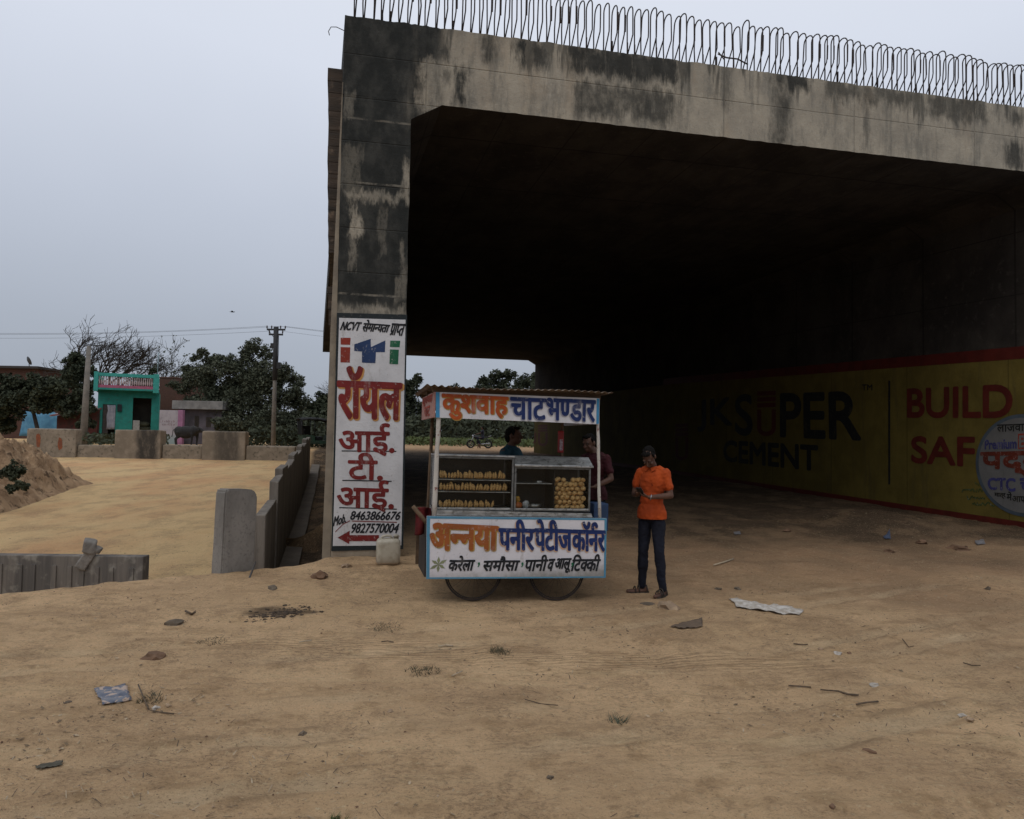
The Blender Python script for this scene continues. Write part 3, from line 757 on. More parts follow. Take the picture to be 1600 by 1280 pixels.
tq('CTC', ((1546, 747), (1588, 748), (1588, 768), (1546, 764)), P_VIO, .012)
tq('चाय', ((1596, 748), (1630, 748), (1630, 770), (1596, 768)), P_VIO, .012)
tq('मात्र', ((1556, 770), (1573, 771), (1573, 780), (1556, 778)), WB, .004)
tq('में', ((1575, 768), (1583, 769), (1583, 782), (1575, 781)), WB, .004)
tq('आप', ((1584, 775), (1604, 776), (1604, 785), (1584, 784)), WB, .004)
# the small green scrawl beside the round sign
mb = MB()
for (xa, xb, ya) in ((1525, 1537, 756), (1504, 1545, 767), (1512, 1542, 778), (1520, 1556, 788)):
    x = xa; pts = []
    while x < xb: pts.append(PR.px((x, ya + U(-3.4, 3.4)))); x += U(1.2, 2.6)
    if len(pts) > 2:
        v_, f_ = ribbon(pts, .03); mb.add([UI @ PR.P(a, b, .019) for a, b in v_], f_)
mb.build('scrawled_writing', paint_mat('green_scrawl_paint', (.05, .075, .02)), ad, fix=False)
# ------------------------------------------------------------------ food cart
CY = radians(12)
_c = at(806, 860, 8.45); CO = Vector((_c.x, 8.45, 0)); CO.z = zg(CO.x, CO.y + .4)
cr_ = Vector((cos(CY), sin(CY), -.010)).normalized(); cu_ = Vector((.010 * cos(CY), .010 * sin(CY), 1)).normalized()
cb_ = cu_.cross(cr_).normalized(); cu_ = cr_.cross(cb_)
CMx = Matrix(((cr_.x, cb_.x, cu_.x, CO.x), (cr_.y, cb_.y, cu_.y, CO.y), (cr_.z, cb_.z, cu_.z, CO.z), (0, 0, 0, 1)))
CI = CMx.inverted()
CART = thing('food_cart', 'hand painted snack cart on spoked wheels with white signboards and a tin roof', 'food cart'); CART.matrix_world = CMx
CP = Plane(CO, cr_, cu_)
def cpl(d): return Plane(CO + cb_ * d, cr_, cu_)
def cp(px, py, d=0):
    a, b = cpl(d).px((px, py)); return Vector((a, d, b))
def quadbox(pts, d, thick, mat, name, parent, bev=False):
    """board whose front face fills the photo quad at cart depth d"""
    v = [cp(q[0], q[1], d) for q in pts]; w_ = [p + Vector((0, thick, 0)) for p in v]; n = len(v)
    mb = MB(); mb.add(v + w_, [tuple(range(n)), tuple(range(2*n-1, n-1, -1))] + [(i, i+n, (i+1) % n + n, (i+1) % n) for i in range(n)])
    return mb.build(name, mat, parent)
def grime(name, c, dirt, amt, low=None):
    k = MT(name, .55, 0, .35); x = k.xyz()
    col = k.mix(k.band(k.noise(2.5, 6, .62), .38, .68), c, tuple(q * .86 for q in c))
    col = k.mix(k.band(k.noise(19, 5, .7), .58, .70, 0, amt), col, dirt)
    col = k.mix(k.band(k.noise(6, 5, .7, (1, 1, .3), (4, 1, 1)), .56, .72, 0, amt * .8), col, dirt)
    if low:
        m = k.math('ADD', x[2], k.math('MULTIPLY', k.math('SUBTRACT', k.noise(5, 6, .7), .5), .35))
        m2 = k.math('ADD', m, k.math('MULTIPLY', x[0], -.07))
        col = k.mix(k.band(m2, low[1], low[0], 0, .8), col, (.12, .115, .085))
    k.color(col); k.bump(k.noise(30, 4, .6), .003); return k.m
BW = grime('painted_board_white', (.60, .58, .60), (.27, .24, .20), .75, (.20, .46))
BW2 = grime('fascia_white_paint', (.60, .59, .61), (.29, .26, .23), .6)
BTRIM = grime('board_blue_trim', (.07, .22, .33), (.25, .3, .3), .5)
RUSTW = grime('flaking_white_post_paint', (.46, .43, .38), (.16, .035, .025), .95)
STL = pm('dull_stainless_steel', (.40, .41, .40), (.22, .225, .22), 9, .36, .75, .004, 14, (1, 1, 3), fine=((.15, .15, .14), 22))
STD = pm('grimy_case_metal', (.10, .10, .095), (.17, .17, .16), 8, .5, .5, fine=((.05, .05, .045), 20))
WOOD = pm('old_cart_timber', (.13, .085, .05), (.07, .045, .028), 3, .85, 0, .004, 30, (.3, 3, 3))
RUST = pm('rusty_iron', (.075, .042, .030), (.045, .03, .026), 12, .8, .3)
TINR = pm('rusty_roof_tin', (.16, .12, .085), (.085, .062, .047), 4, .7, .3, fine=((.22, .18, .14), 9))
# lower front board and its lettering
fb = quadbox([(667, 806.5), (948, 810), (946.5, 903), (666, 905)], 0, .022, BW, 'front_board', CART)
def ctrim(pts, d=-.003, nm='blue_border', par=None): quadbox(pts, d, .002, BTRIM, nm, par or fb)
ctrim([(667, 806.5), (948, 810), (947.6, 813), (667.2, 810.5)]); ctrim([(667, 810.6), (672, 810.7), (671, 904.8), (666, 905)])
ctrim([(944.6, 813), (948, 813), (946.5, 903), (943.6, 903)]); ctrim([(671, 902.4), (943.6, 900.8), (943.6, 903), (671, 904.8)])
CPf = cpl(0)
def tc_(toks, q, m_, fat=.008, shear=0, off=(0, 0), h=.004, par=None, nm='lettering', pl=None):
    return paint(pl or CPf, toks, q, m_, nm, par or fb, h, fat, shear, off, .003, CI)
def double(toks, q, m1, m2, fat, o2, par, pl=None, hi=None):
    tc_(toks, q, m2, fat + .005, 0, o2, .004, par, 'letter_outline', pl); tc_(toks, q, m1, fat, 0, (0, 0), .008, par, 'lettering', pl)
P_GOLD = paint_mat('gold_outline_paint', (.42, .25, .06)); P_OCHRE = paint_mat('burnt_orange_paint', (.30, .085, .018))
double(['अ', '~न', 'नया'], ((673, 818), (777, 823), (776, 858), (672.5, 858)), P_OCHRE, P_GOLD, .014, (.010, -.008), fb)
double('पनीर', ((780, 812), (834, 814), (834, 859.5), (780, 859.5)), P_BLUE, P_PEACH, .010, (-.006, -.008), fb)
double('पेटीज', ((836, 812), (893, 815), (893, 859.5), (836, 859.5)), P_BLUE, P_PEACH, .010, (-.006, -.008), fb)
double(['कॉन', '+reph', 'र'], ((894.5, 815), (945, 817), (944.5, 861), (894.5, 861)), P_BLUE, P_PEACH, .010, (-.005, -.008), fb)
for tk, x0, x1, y0, y1 in ((['करेला'], 702, 741, 869, 892), (['समौसा'], 756, 811, 870, 892), (['पानी'], 821, 855, 868, 892), (['व'], 856, 865, 874, 892),
                           (['आलू'], 867, 892, 873, 895), (['िट', '~क', 'की'], 894, 937, 867, 892)):
    tc_(tk, ((x0, y0), (x1, y0 - .5), (x1, y1 - .5), (x0, y1)), P_BLACK, .0055, .25)
for x in (747, 815, 893): tc_(',', ((x, 879), (x + 3, 879), (x + 2, 886), (x - 1, 886)), P_GREEN, .002)
mb = MB()
for i in range(6):                                          # faded painted flower
    a = i * pi / 3 + .5; c0 = cp(685, 882, -.004); L = .085 if i % 3 else .105
    d = Vector((cos(a), 0, sin(a))); s_ = Vector((-sin(a), 0, cos(a)))
    mb.add([c0, c0 + d * L * .5 + s_ * .017, c0 + d * L, c0 + d * L * .5 - s_ * .017], [(0, 1, 2, 3)])
mb.build('painted_flower', paint_mat('faded_flower_paint', (.22, .24, .13), amt=.6), fb)
# fascia sign under the roof
fs_ = quadbox([(681, 612.5), (937, 622.5), (936, 663), (681, 652.5)], 0, .02, BW2, 'signboard', CART)
P_STRIP = paint_mat('bright_blue_strip_paint', (.05, .25, .46), (.25, .3, .35), .3)
quadbox([(681, 613), (687, 613), (687, 652.5), (681, 652.5)], -.003, .002, P_STRIP, 'blue_strip', fs_)
quadbox([(932.5, 623), (936.5, 623), (935.8, 662.5), (931.8, 662.5)], -.003, .002, P_STRIP, 'blue_strip', fs_)
double(['कुशवाह'], ((691, 616), (793, 621), (793, 658), (691, 654)), P_ORANGE, P_GOLD, .009, (.008, -.006), fs_)
double(['चाट'], ((798, 621.5), (852.5, 624), (852.5, 656), (798, 654)), P_BLUE, P_GREY, .009, (-.006, -.007), fs_)
double(['भ', '~ण', 'डार'], ((854.5, 622.5), (930, 626), (929, 659), (854.5, 656)), P_BLUE, P_GREY, .009, (-.006, -.007), fs_)
# side fascia running back on the left
DB = 1.35
a0 = cp(681, 612.5); a1 = cp(681, 652.5); xl = a0.x
sd = MB(); sd.box(xl - .02, xl, .0, DB, a1.z, a0.z).build('side_signboard', grime('faded_pink_side_paint', (.33, .17, .14), (.2, .2, .2), .6), CART)
SP = Plane(CO + cr_ * (xl - .02), -cb_, cu_)
def tside(toks, y0, y1, z0, z1, m_):
    V, Fc = compose(toks); ax = min(p[0] for p in V); bx = max(p[0] for p in V); ay = min(p[1] for p in V); by = max(p[1] for p in V)
    mb = MB()
    for k_ in range(5):
        mb.add([Vector((xl - .024 - k_ * .0003, lerp(y1, y0, (p[0] - ax) / (bx - ax)) + .006 * cos(k_ * 1.6), lerp(z0, z1, (p[1] - ay) / (by - ay)) + .006 * sin(k_ * 1.6))) for p in V], Fc)
    mb.build('lettering', m_, bpy.data.objects['side_signboard'], fix=False)
tside(['कुशवाह'], .12, 1.25, a1.z + .16, a0.z - .02, P_BRICK); tside(['चाट'], .35, 1.0, a1.z + .03, a1.z + .14, P_BRICK)
sd2 = MB(); b0 = cp(936, 622.5); b1 = cp(936, 663); sd2.box(b0.x - .02, b0.x, .022, DB, b1.z, b0.z).build('side_signboard', BW2, CART)
# corrugated tin roof
mb = MB(); r0 = cp(667, 602, -.14); r1 = cp(958, 615, -.14); nx = 150; vs = []; fs = []
for j, d in enumerate((-.14, .3, .8, 1.3, DB + .12)):
    for i in range(nx + 1):
        x = lerp(r0.x, r1.x, i / nx); z = lerp(r0.z, r1.z, i / nx) + .010 * sin(x * 2 * pi / .076) + .012 * sin(x * 3 + d * 2) - .02 * (d > 1)
        vs.append((x, d + .01 * sin(x * 11), z))
n = nx + 1
for j in range(4):
    for i in range(nx): fs.append((j*n + i, j*n + i + 1, (j+1)*n + i + 1, (j+1)*n + i))
k_ = len(vs); vs += [(x, y, z + .003) for x, y, z in vs]
fs += [tuple(q + k_ for q in f[::-1]) for f in fs]
fs += [(i, i + k_, i + 1 + k_, i + 1) for i in range(nx)]
mb.add(vs, fs, True); mb.build('tin_roof', TINR, CART)
mb = MB(); zr_ = min(r0.z, r1.z) - .035
for d in (.05, .65, DB - .05): mb.box(r0.x + .08, r1.x - .08, d, d + .04, zr_ - .03, zr_ + .03)
mb.build('roof_batten', WOOD, CART)
# posts
def post(p, q, r, m_):
    mb = MB(); pts = [lerp(Vector(p), Vector(q), i / 8) + Vector((U(-.003, .003), 0, 0)) for i in range(9)]
    mb.tube(pts, [r * U(.92, 1.1) for _ in pts], 10); mb.build('post', m_, CART)
post(cp(678.5, 806, .045), cp(686, 640, .045), .026, RUSTW); post(cp(937, 809, .045), cp(934, 650, .045), .018, RUSTW)
pb = cp(678.5, 806).x + .06
post((pb, DB - .06, .70), (pb + .03, DB - .06, a0.z), .022, WOOD); post((b0.x - .06, DB - .06, .70), (b0.x - .06, DB - .06, b0.z), .022, WOOD)
# timber bed, under-frame, handles
xL = cp(668, 806).x + .01; xR = cp(947, 809).x - .01
mb = MB()
for i in range(9): mb.bbox(xL, xR, .03 + i * .15, .03 + i * .15 + .143, .70, .735, .004)
for x in (xL + .05, xR - .12): mb.bbox(x, x + .07, .02, DB + .02, .62, .70, .006)
mb.bbox(xL, xR, DB - .06, DB + .02, .60, .699, .006); mb.build('timber_bed', WOOD, CART)
mb = MB(); hx = xL
mb.tube([(xL + .3, .10, .86), (xL - .02, .10, .885), cp(645, 791, .10)], [.028, .027, .024], 10); mb.build('push_handle', WOOD, CART)
RED = pm('red_cloth', (.11, .008, .008), (.06, .006, .007), 9, .9)
MB().box(xL, xR, DB + .022, DB + .04, .22, .93).build('added_rear_board', WOOD, CART)  # added board, blocks light from behind so the space under the cart stays dark
for x in (xL - .0205, xR + .002): MB().box(x, x + .018, .03, .75, .30, .90).build('added_side_board', pm('dark_board_timber', (.035, .026, .020), (.02, .016, .013), 4, .9), CART)  # added boards in a dark colour, closing off light under the cart
# wheels
WHL = pm('dark_rusty_wheel_iron', (.034, .024, .019), (.02, .016, .014), 12, .9, .1)
def wheel(px, d):
    c = cp(px, 890, d); R = .322
    hub = Vector((c.x, d, R + .005 - CO.z + zg(CO.x + c.x, CO.y + d)))
    root = MB().torus(hub, (0, 1, 0), R - .010, .0105, 48, 8).build('wheel', WHL, CART)
    MB().torus(hub, (0, 1, 0), R - .030, .007, 48, 6).build('rim', WHL, root)
    m2 = MB()
    for i in range(20):
        a = 2 * pi * i / 20; m2.tube([hub + Vector((.03 * cos(a + .4), .03 * (-1) ** i, .03 * sin(a + .4))), hub + Vector(((R - .03) * cos(a), 0, (R - .03) * sin(a)))], .0015, 4)
    m2.build('spokes', WHL, root)
    MB().tube([hub + Vector((0, -.06, 0)), hub + Vector((0, .06, 0))], .028, 12).build('hub', RUST, root)
    return hub
for x in (740, 870):
    h1 = wheel(x, .10); h2 = wheel(x, 1.12)
    mb = MB(); mb.tube([h1, h2], .017, 8)
    for h in (h1, h2): mb.bbox(h.x - .03, h.x + .03, h.y + .07, h.y + .13, h.z, .62, .004)
    mb.build('axle', RUST, CART)
# stainless counter ledge the cases stand on
ld = quadbox([(683, 797), (924, 802.5), (926, 808.5), (682, 805.5)], .035, .75, STL, 'steel_counter', CART)
zc = cp(800, 799.5, .035).z

# ---- glass display cases
k = MT('case_glass', .03, 0, .5); k.t.nodes.remove(k.b)
tr_ = N(k.t, 'ShaderNodeBsdfTransparent'); gl = N(k.t, 'ShaderNodeBsdfGlossy'); fr = N(k.t, 'ShaderNodeFresnel'); ms = N(k.t, 'ShaderNodeMixShader')
tr_.inputs[0].default_value = (.95, .96, .95, 1); gl.inputs['Roughness'].default_value = .06; fr.inputs[0].default_value = 1.22
k.L(fr.outputs[0], ms.inputs[0]); k.L(tr_.outputs[0], ms.inputs[1]); k.L(gl.outputs[0], ms.inputs[2]); k.L(ms.outputs[0], k.o.inputs[0]); GLASS = k.m
DKP = pm('near_black_case_panel', (.018, .018, .017), (.03, .029, .027), 8, .6)  # near-black colour for the back, tray and partition of the cases
def wmat(loc): return CMx @ Matrix.Translation(loc)
def case(name, label, px0, px1, py0, py1, depth, lid, shelves):
    d0 = .07; A = cp(px0, py0, d0); B = cp(px1, py1, d0); w_ = B.x - A.x; h = A.z - zc - .003
    o = thing(name, label, 'display case'); o.matrix_world = wmat(Vector((A.x, d0, zc + .003)))
    b = .022; mb = MB()
    for x in (0, w_ - b):
        for y in (0, depth - b): mb.bbox(x, x + b, y, y + b, .0, h, .003)
    for z in (.001, h - b):
        for y in (.0005, depth - b - .0005): mb.bbox(b + .001, w_ - b - .001, y, y + b, z, z + b - .002, .003)
        for x in (.0005, w_ - b - .0005): mb.bbox(x, x + b, b + .001, depth - b - .001, z, z + b - .002, .003)
    mb.build('metal_frame', STD, o)
    MB().box(b, w_ - b, b, depth - b, .004, .018).build('base_tray', DKP, o)
    MB().box(b + .002, w_ - b - .002, .008, .012, b + .002, h - b - .002).build('glass_pane', GLASS, o)
    MB().box(b + .002, w_ - b - .002, depth - .016, depth - .012, b + .002, h - b - .002).build('rear_panel', DKP, o)
    for x in (.008, w_ - .012): MB().box(x, x + .004, b + .002, depth - b - .002, b + .002, h - b - .002).build('glass_pane', GLASS, o)
    for (xa, xb, z) in shelves: MB().bbox(xa * w_ + b + .003, xb * w_ - b - .003, .035, depth - .03, z - .008, z, .002).build('shelf', STL, o)
    return o, w_, h
shz = [cp(740, y, .2).z - zc - .003 for y in (749, 767.5)]
CL, lw_, lh_ = case('display_case', 'left glass display case with three rows of fried pastries on the cart counter', 680.5, 801.5, 712.5, 797, .46, 0, [(0, 1, z) for z in shz])
MB().bbox(-.004, lw_ + .004, -.012, .45, lh_ + .001, lh_ + .02, .004).build('steel_top', STL, CL)
MB().bbox(.03, lw_ - .03, -.006, -.001, .012, .034, .002).build('bright_sill', STL, CL)
CR, rw_, rh_ = case('display_case', 'right glass display case with a sloping steel lid and a heap of round puris', 804.5, 922, 729, 797, .46, 1, [(0, .53, cp(833, 754.5, .2).z - zc - .003)])
mb = MB(); ht = cp(860, 714, .2).z - zc - rh_
mb.add([(-.01, -.03, rh_ + .032), (rw_ + .01, -.03, rh_ + .03), (rw_ + .01, .45, rh_ + .032), (-.01, .45, rh_ + .032), (.0, .10, rh_ + ht), (rw_ - .0, .10, rh_ + ht), (rw_ - .0, .40, rh_ + ht), (.0, .40, rh_ + ht)],
       [(3, 2, 1, 0), (4, 5, 6, 7), (0, 1, 5, 4), (1, 2, 6, 5), (2, 3, 7, 6), (3, 0, 4, 7)]); mb.build('sloping_lid', STL, CR)
MB().bbox(-.008, rw_ + .02, -.035, .44, rh_ + .001, rh_ + .028, .006).build('steel_top', STL, CR)
MB().bbox(.02, rw_ - .02, -.005, -.001, .012, .032, .002).build('bright_sill', STL, CR)
px_ = .525 * rw_
MB().box(px_, px_ + .006, .03, .43, .02, rh_ - .03).build('partition', DKP, CR)
# ---- food
CRUST = pm('fried_pastry_crust', (.54, .34, .13), (.26, .12, .04), 16, .6, 0, .002, 60, fine=((.15, .065, .02), 55))
PURI = pm('golden_puri_crust', (.64, .42, .18), (.40, .21, .07), 14, .55, 0, .002, 40, fine=((.24, .11, .035), 45))
def pastry_mesh():
    mb = MB(); n = 8; pts = []; rs = []
    for i in range(n + 1):
        t = i / n; pts.append((.004 * sin(t * 3), .004 * cos(t * 4), t * .088)); rs.append(.0015 + .0185 * sin(pi * min(1, .08 + .92 * t)) ** .8 * (1 + .1 * U(-1, 1)))
    mb.tube(pts, rs, 9); me = mb.mesh('fried_pastry'); me.materials.append(CRUST); return me
PM = [pastry_mesh() for _ in range(4)]
def put(name, me, M, label, cat, group):
    o = bpy.data.objects.new(name, me); COL.objects.link(o); o.matrix_world = M; return tag(o, label, cat, group)
rows = ((684.5, 795, shz[0] + .001, 'top'), (684.5, 797, shz[1] + .001, 'middle'), (686, 776, .019, 'bottom'))
for x0, x1, z, nm in rows:
    xa = cp(x0, 750, .13).x - cp(680.5, 712.5, .07).x + .03; xb = cp(x1, 750, .13).x - cp(680.5, 712.5, .07).x - .02
    x = xa
    while x < xb:
        M = CL.matrix_world @ Matrix.Translation((x, .055 + U(0, .012), z + .012)) @ Matrix.Rotation(U(-.3, .3), 4, 'Y') @ Matrix.Rotation(radians(-26) + U(-.2, .2), 4, 'X') @ Matrix.Diagonal((U(.75, 1.2), U(.8, 1.2), U(.8, 1.15), 1))
        put('fried_pastry', PM[random.randrange(4)], M, f'pointed golden fried pastry standing in the {nm} row of the left glass case', 'pastry', 'fried pastries in the left glass case')
        x += U(.024, .040)
me = MB().ell((0, 0, 0), (.0305, .0305, .0285), None, 16, 11).mesh('puri'); me.materials.append(PURI)
rr = .0290; z = .019 + rr; lay = 0
xs0, xs1 = px_ + .012 + rr, rw_ - .03 - rr
while z < .385:
    for dep in range(2):
        y = .050 + dep * .052 + U(-.008, .008); x = xs0 + (rr if (lay + dep) % 2 else 0)
        while x < xs1:
            if not (z > .34 and rnd() < .35):
                M = CR.matrix_world @ Matrix.Translation((x + U(-.007, .007), y, z + U(-.006, .006))) @ Matrix.Rotation(U(0, 3), 4, 'X') @ Matrix.Diagonal((U(.9, 1.06), U(.9, 1.06), U(.86, 1.04), 1))
                put('puri', me, M, 'round golden puri in the heap behind the glass of the right display case', 'puri', 'puris heaped in the right display case')
            x += rr * 2.08
    z += rr * 1.74; lay += 1
def inR(x, y, z): return CR.matrix_world @ Matrix.Translation((x, y, z))
def packet(name, label, cat, M, r, mat, wr=.006):
    mb = MB(); mb.ell((0, 0, 0), r, None, 16, 10)
    mb.v = [tuple(Vector(p) + Vector(p).normalized() * wr * noise.noise(Vector(p) * 40)) for p in mb.v]
    o = mb.build(name, mat); o.matrix_world = M; return tag(o, label, cat)
packet('snack_packet', 'orange plastic packet lying at the left bottom of the right display case', 'packet', inR(.065, .08, .058), (.05, .035, .038), pm('orange_plastic', (.42, .13, .03), (.30, .08, .02), 20, .4))
packet('snack_packet', 'yellow plastic packet on top of the orange packet in the right display case', 'packet', inR(.06, .09, .125), (.034, .03, .034), pm('yellow_plastic', (.45, .26, .03), (.3, .15, .02), 20, .4))
packet('plastic_bag', 'knotted white plastic bag beside the orange packet in the display case', 'bag', inR(.16, .10, .066), (.042, .035, .046), pm('white_plastic', (.42, .44, .45), (.25, .27, .28), 20, .35))
mb = MB(); mb.lathe([(.02, 0), (.07, .012), (.085, .05), (.082, .052), (.066, .016), (.0, .012)], 24); o = mb.build('steel_bowl', STL); o.matrix_world = inR(.255, .11, .019); tag(o, 'shallow steel bowl on the floor of the right display case', 'bowl')
MB_ = MB(); MB_.bbox(-.03, .03, -.02, .02, 0, .055, .006); o = MB_.build('snack_packet', RED); o.matrix_world = inR(.14, .20, .02); tag(o, 'small red packet standing behind the white bag in the display case', 'packet')
o = MB().bbox(-.028, .028, -.02, .02, 0, .022, .004).build('steel_box', STL); o.matrix_world = inR(.30, .08, cp(833, 754.5, .2).z - zc + .0); tag(o, 'tiny steel box at the right end of the short shelf in the display case', 'box')
# ---- loose things on and under the cart
mb = MB(); c = cp(664, 806, .22); vs = []; fs = []
for i in range(9):
    for j in range(13):
        u, v = i / 8, j / 12
        vs.append((c.x - .10 + .17 * u, .22 + .035 * sin(u * 9 + v * 2) + .02 * sin(v * 7), c.z + .10 - .30 * v - .04 * abs(u - .5)))
fs = [(i*13 + j, i*13 + j + 1, (i+1)*13 + j + 1, (i+1)*13 + j) for i in range(8) for j in range(12)]
mb.add(vs, fs, True); o = mb.build('cloth', RED); o.matrix_world = CMx
md = o.modifiers.new('t', 'SOLIDIFY'); md.thickness = .006; tag(o, 'crumpled red cloth hanging over the wooden cart handle', 'cloth')
q0 = cp(926, 786, .55); q1 = cp(946, 808, .55)
o = MB().bbox(q0.x, q1.x + .02, .5, .75, .736, q0.z, .012).build('crate', pm('blue_plastic', (.035, .075, .16), (.025, .05, .11), 8, .5)); o.matrix_world = CMx
tag(o, 'blue plastic crate at the right end of the cart behind the front board', 'crate')
# red packet strip hanging from the roof
c = cp(876, 690, .62)
mb = MB(); mb.bbox(-.038, .038, -.014, .014, -.135, .13, .012); o = mb.build('hanging_packet', pm('red_packet_foil', (.30, .014, .014), (.2, .01, .01), 12, .35)); o.matrix_world = CMx @ Matrix.Translation(c)
mb = MB(); mb.bbox(-.016, .022, -.0175, -.0145, -.105, .025, .001); mb.build('white_label', pm('label_white', (.45, .43, .45), (.2, .05, .06), 60, .5), o)
mb = MB(); mb.tube([(0, 0, .128), (0, 0, .36)], .003, 5); mb.build('string', WOOD, o); tag(o, 'red foil packet hanging from the cart roof above the right display case', 'packet')
# jerry can at the pillar foot
j = at(606, 881, 10.62); jz = zg(j.x, j.y) - .005
JC = thing('jerry_can', 'dirty white plastic jerry can standing at the foot of the painted pillar', 'jerry can', (j.x, j.y, jz), .25)
PLW = MT('dirty_white_plastic', .45, 0, .4); x = PLW.xyz()
col = PLW.mix(PLW.band(PLW.noise(7, 5, .65), .4, .68), (.42, .38, .30), (.30, .26, .19))
col = PLW.mix(PLW.band(PLW.math('ADD', x[2], PLW.math('MULTIPLY', PLW.noise(9, 4, .6), .12)), .2, .02), col, (.22, .15, .09)); PLW.color(col); PLW = PLW.m
mb = MB(); bm = bmesh.new(); bmesh.ops.create_cube(bm, size=1)
for v in bm.verts: v.co = Vector((v.co.x * .32, v.co.y * .25, (v.co.z + .5) * .36))
bmesh.ops.bevel(bm, geom=bm.edges[:], offset=.055, segments=4, affect='EDGES', profile=.5); bm.verts.index_update()
mb.add([v.co + Vector((.004 * noise.noise(v.co * 9), .004 * noise.noise(v.co * 9 + Vector((5, 0, 0))), 0)) for v in bm.verts], [[v.index for v in f.verts] for f in bm.faces], True); bm.free()
mb.build('can_body', PLW, JC)
mb = MB(); mb.tube([(-.10, 0, .345), (-.085, 0, .385), (-.03, 0, .40), (.03, 0, .395), (.05, 0, .35)], .017, 10); mb.build('handle', PLW, JC)
MB().lathe([(.034, .34), (.034, .38), (.038, .38), (.038, .405), (.03, .41)], 18, Matrix.Translation((.105, 0, 0))).build('cap', pm('off_white_cap', (.32, .29, .23), None, 9, .5), JC)
# ------------------------------------------------------------------ people
SKIN = pm('brown_skin', (.105, .052, .033), (.075, .037, .024), 8, .6)
HAIR = pm('black_hair', (.006, .0055, .005), (.010, .009, .008), 60, .9, 0, .004, 90, spec=.08)
def hand(mb, w_, d, n, side, curl):
    """palm, four fingers of different length and a thumb; w_ wrist, d pointing to the knuckles, n palm normal"""
    d = Vector(d).normalized(); n = Vector(n); n = (n - d * n.dot(d)).normalized(); a = d.cross(n) * side
    w_ = Vector(w_)
    for i in range(-2, 3): mb.cone(w_ + a * i * .009, .013, w_ + d * .075 + a * i * .0165, .0115, 8)
    for i, (L, r) in enumerate(((.066, .0085), (.076, .009), (.071, .0085), (.055, .0075))):
        p = w_ + d * (.082 - abs(i - 1.3) * .004) + a * (-.028 + i * .0187); ang = curl * .5; dir_ = d
        for sgm in range(3):
            dir_ = (d * cos(ang) + n * sin(ang)); q = p + dir_ * L * (.45, .32, .25)[sgm]
            mb.cone(p, r - .001 * sgm, q, r - .001 * (sgm + 1), 8); p = q; ang += curl * .8 + .06 * i
    p = w_ + d * .025 - a * .024; t1 = (d * .75 - a * .65 + n * .3).normalized(); q = p + t1 * .04
    mb.cone(p, .0125, q, .010, 8); t2 = (d * .95 - a * .05 + n * .45).normalized(); mb.cone(q, .010, q + t2 * .034, .008, 8)
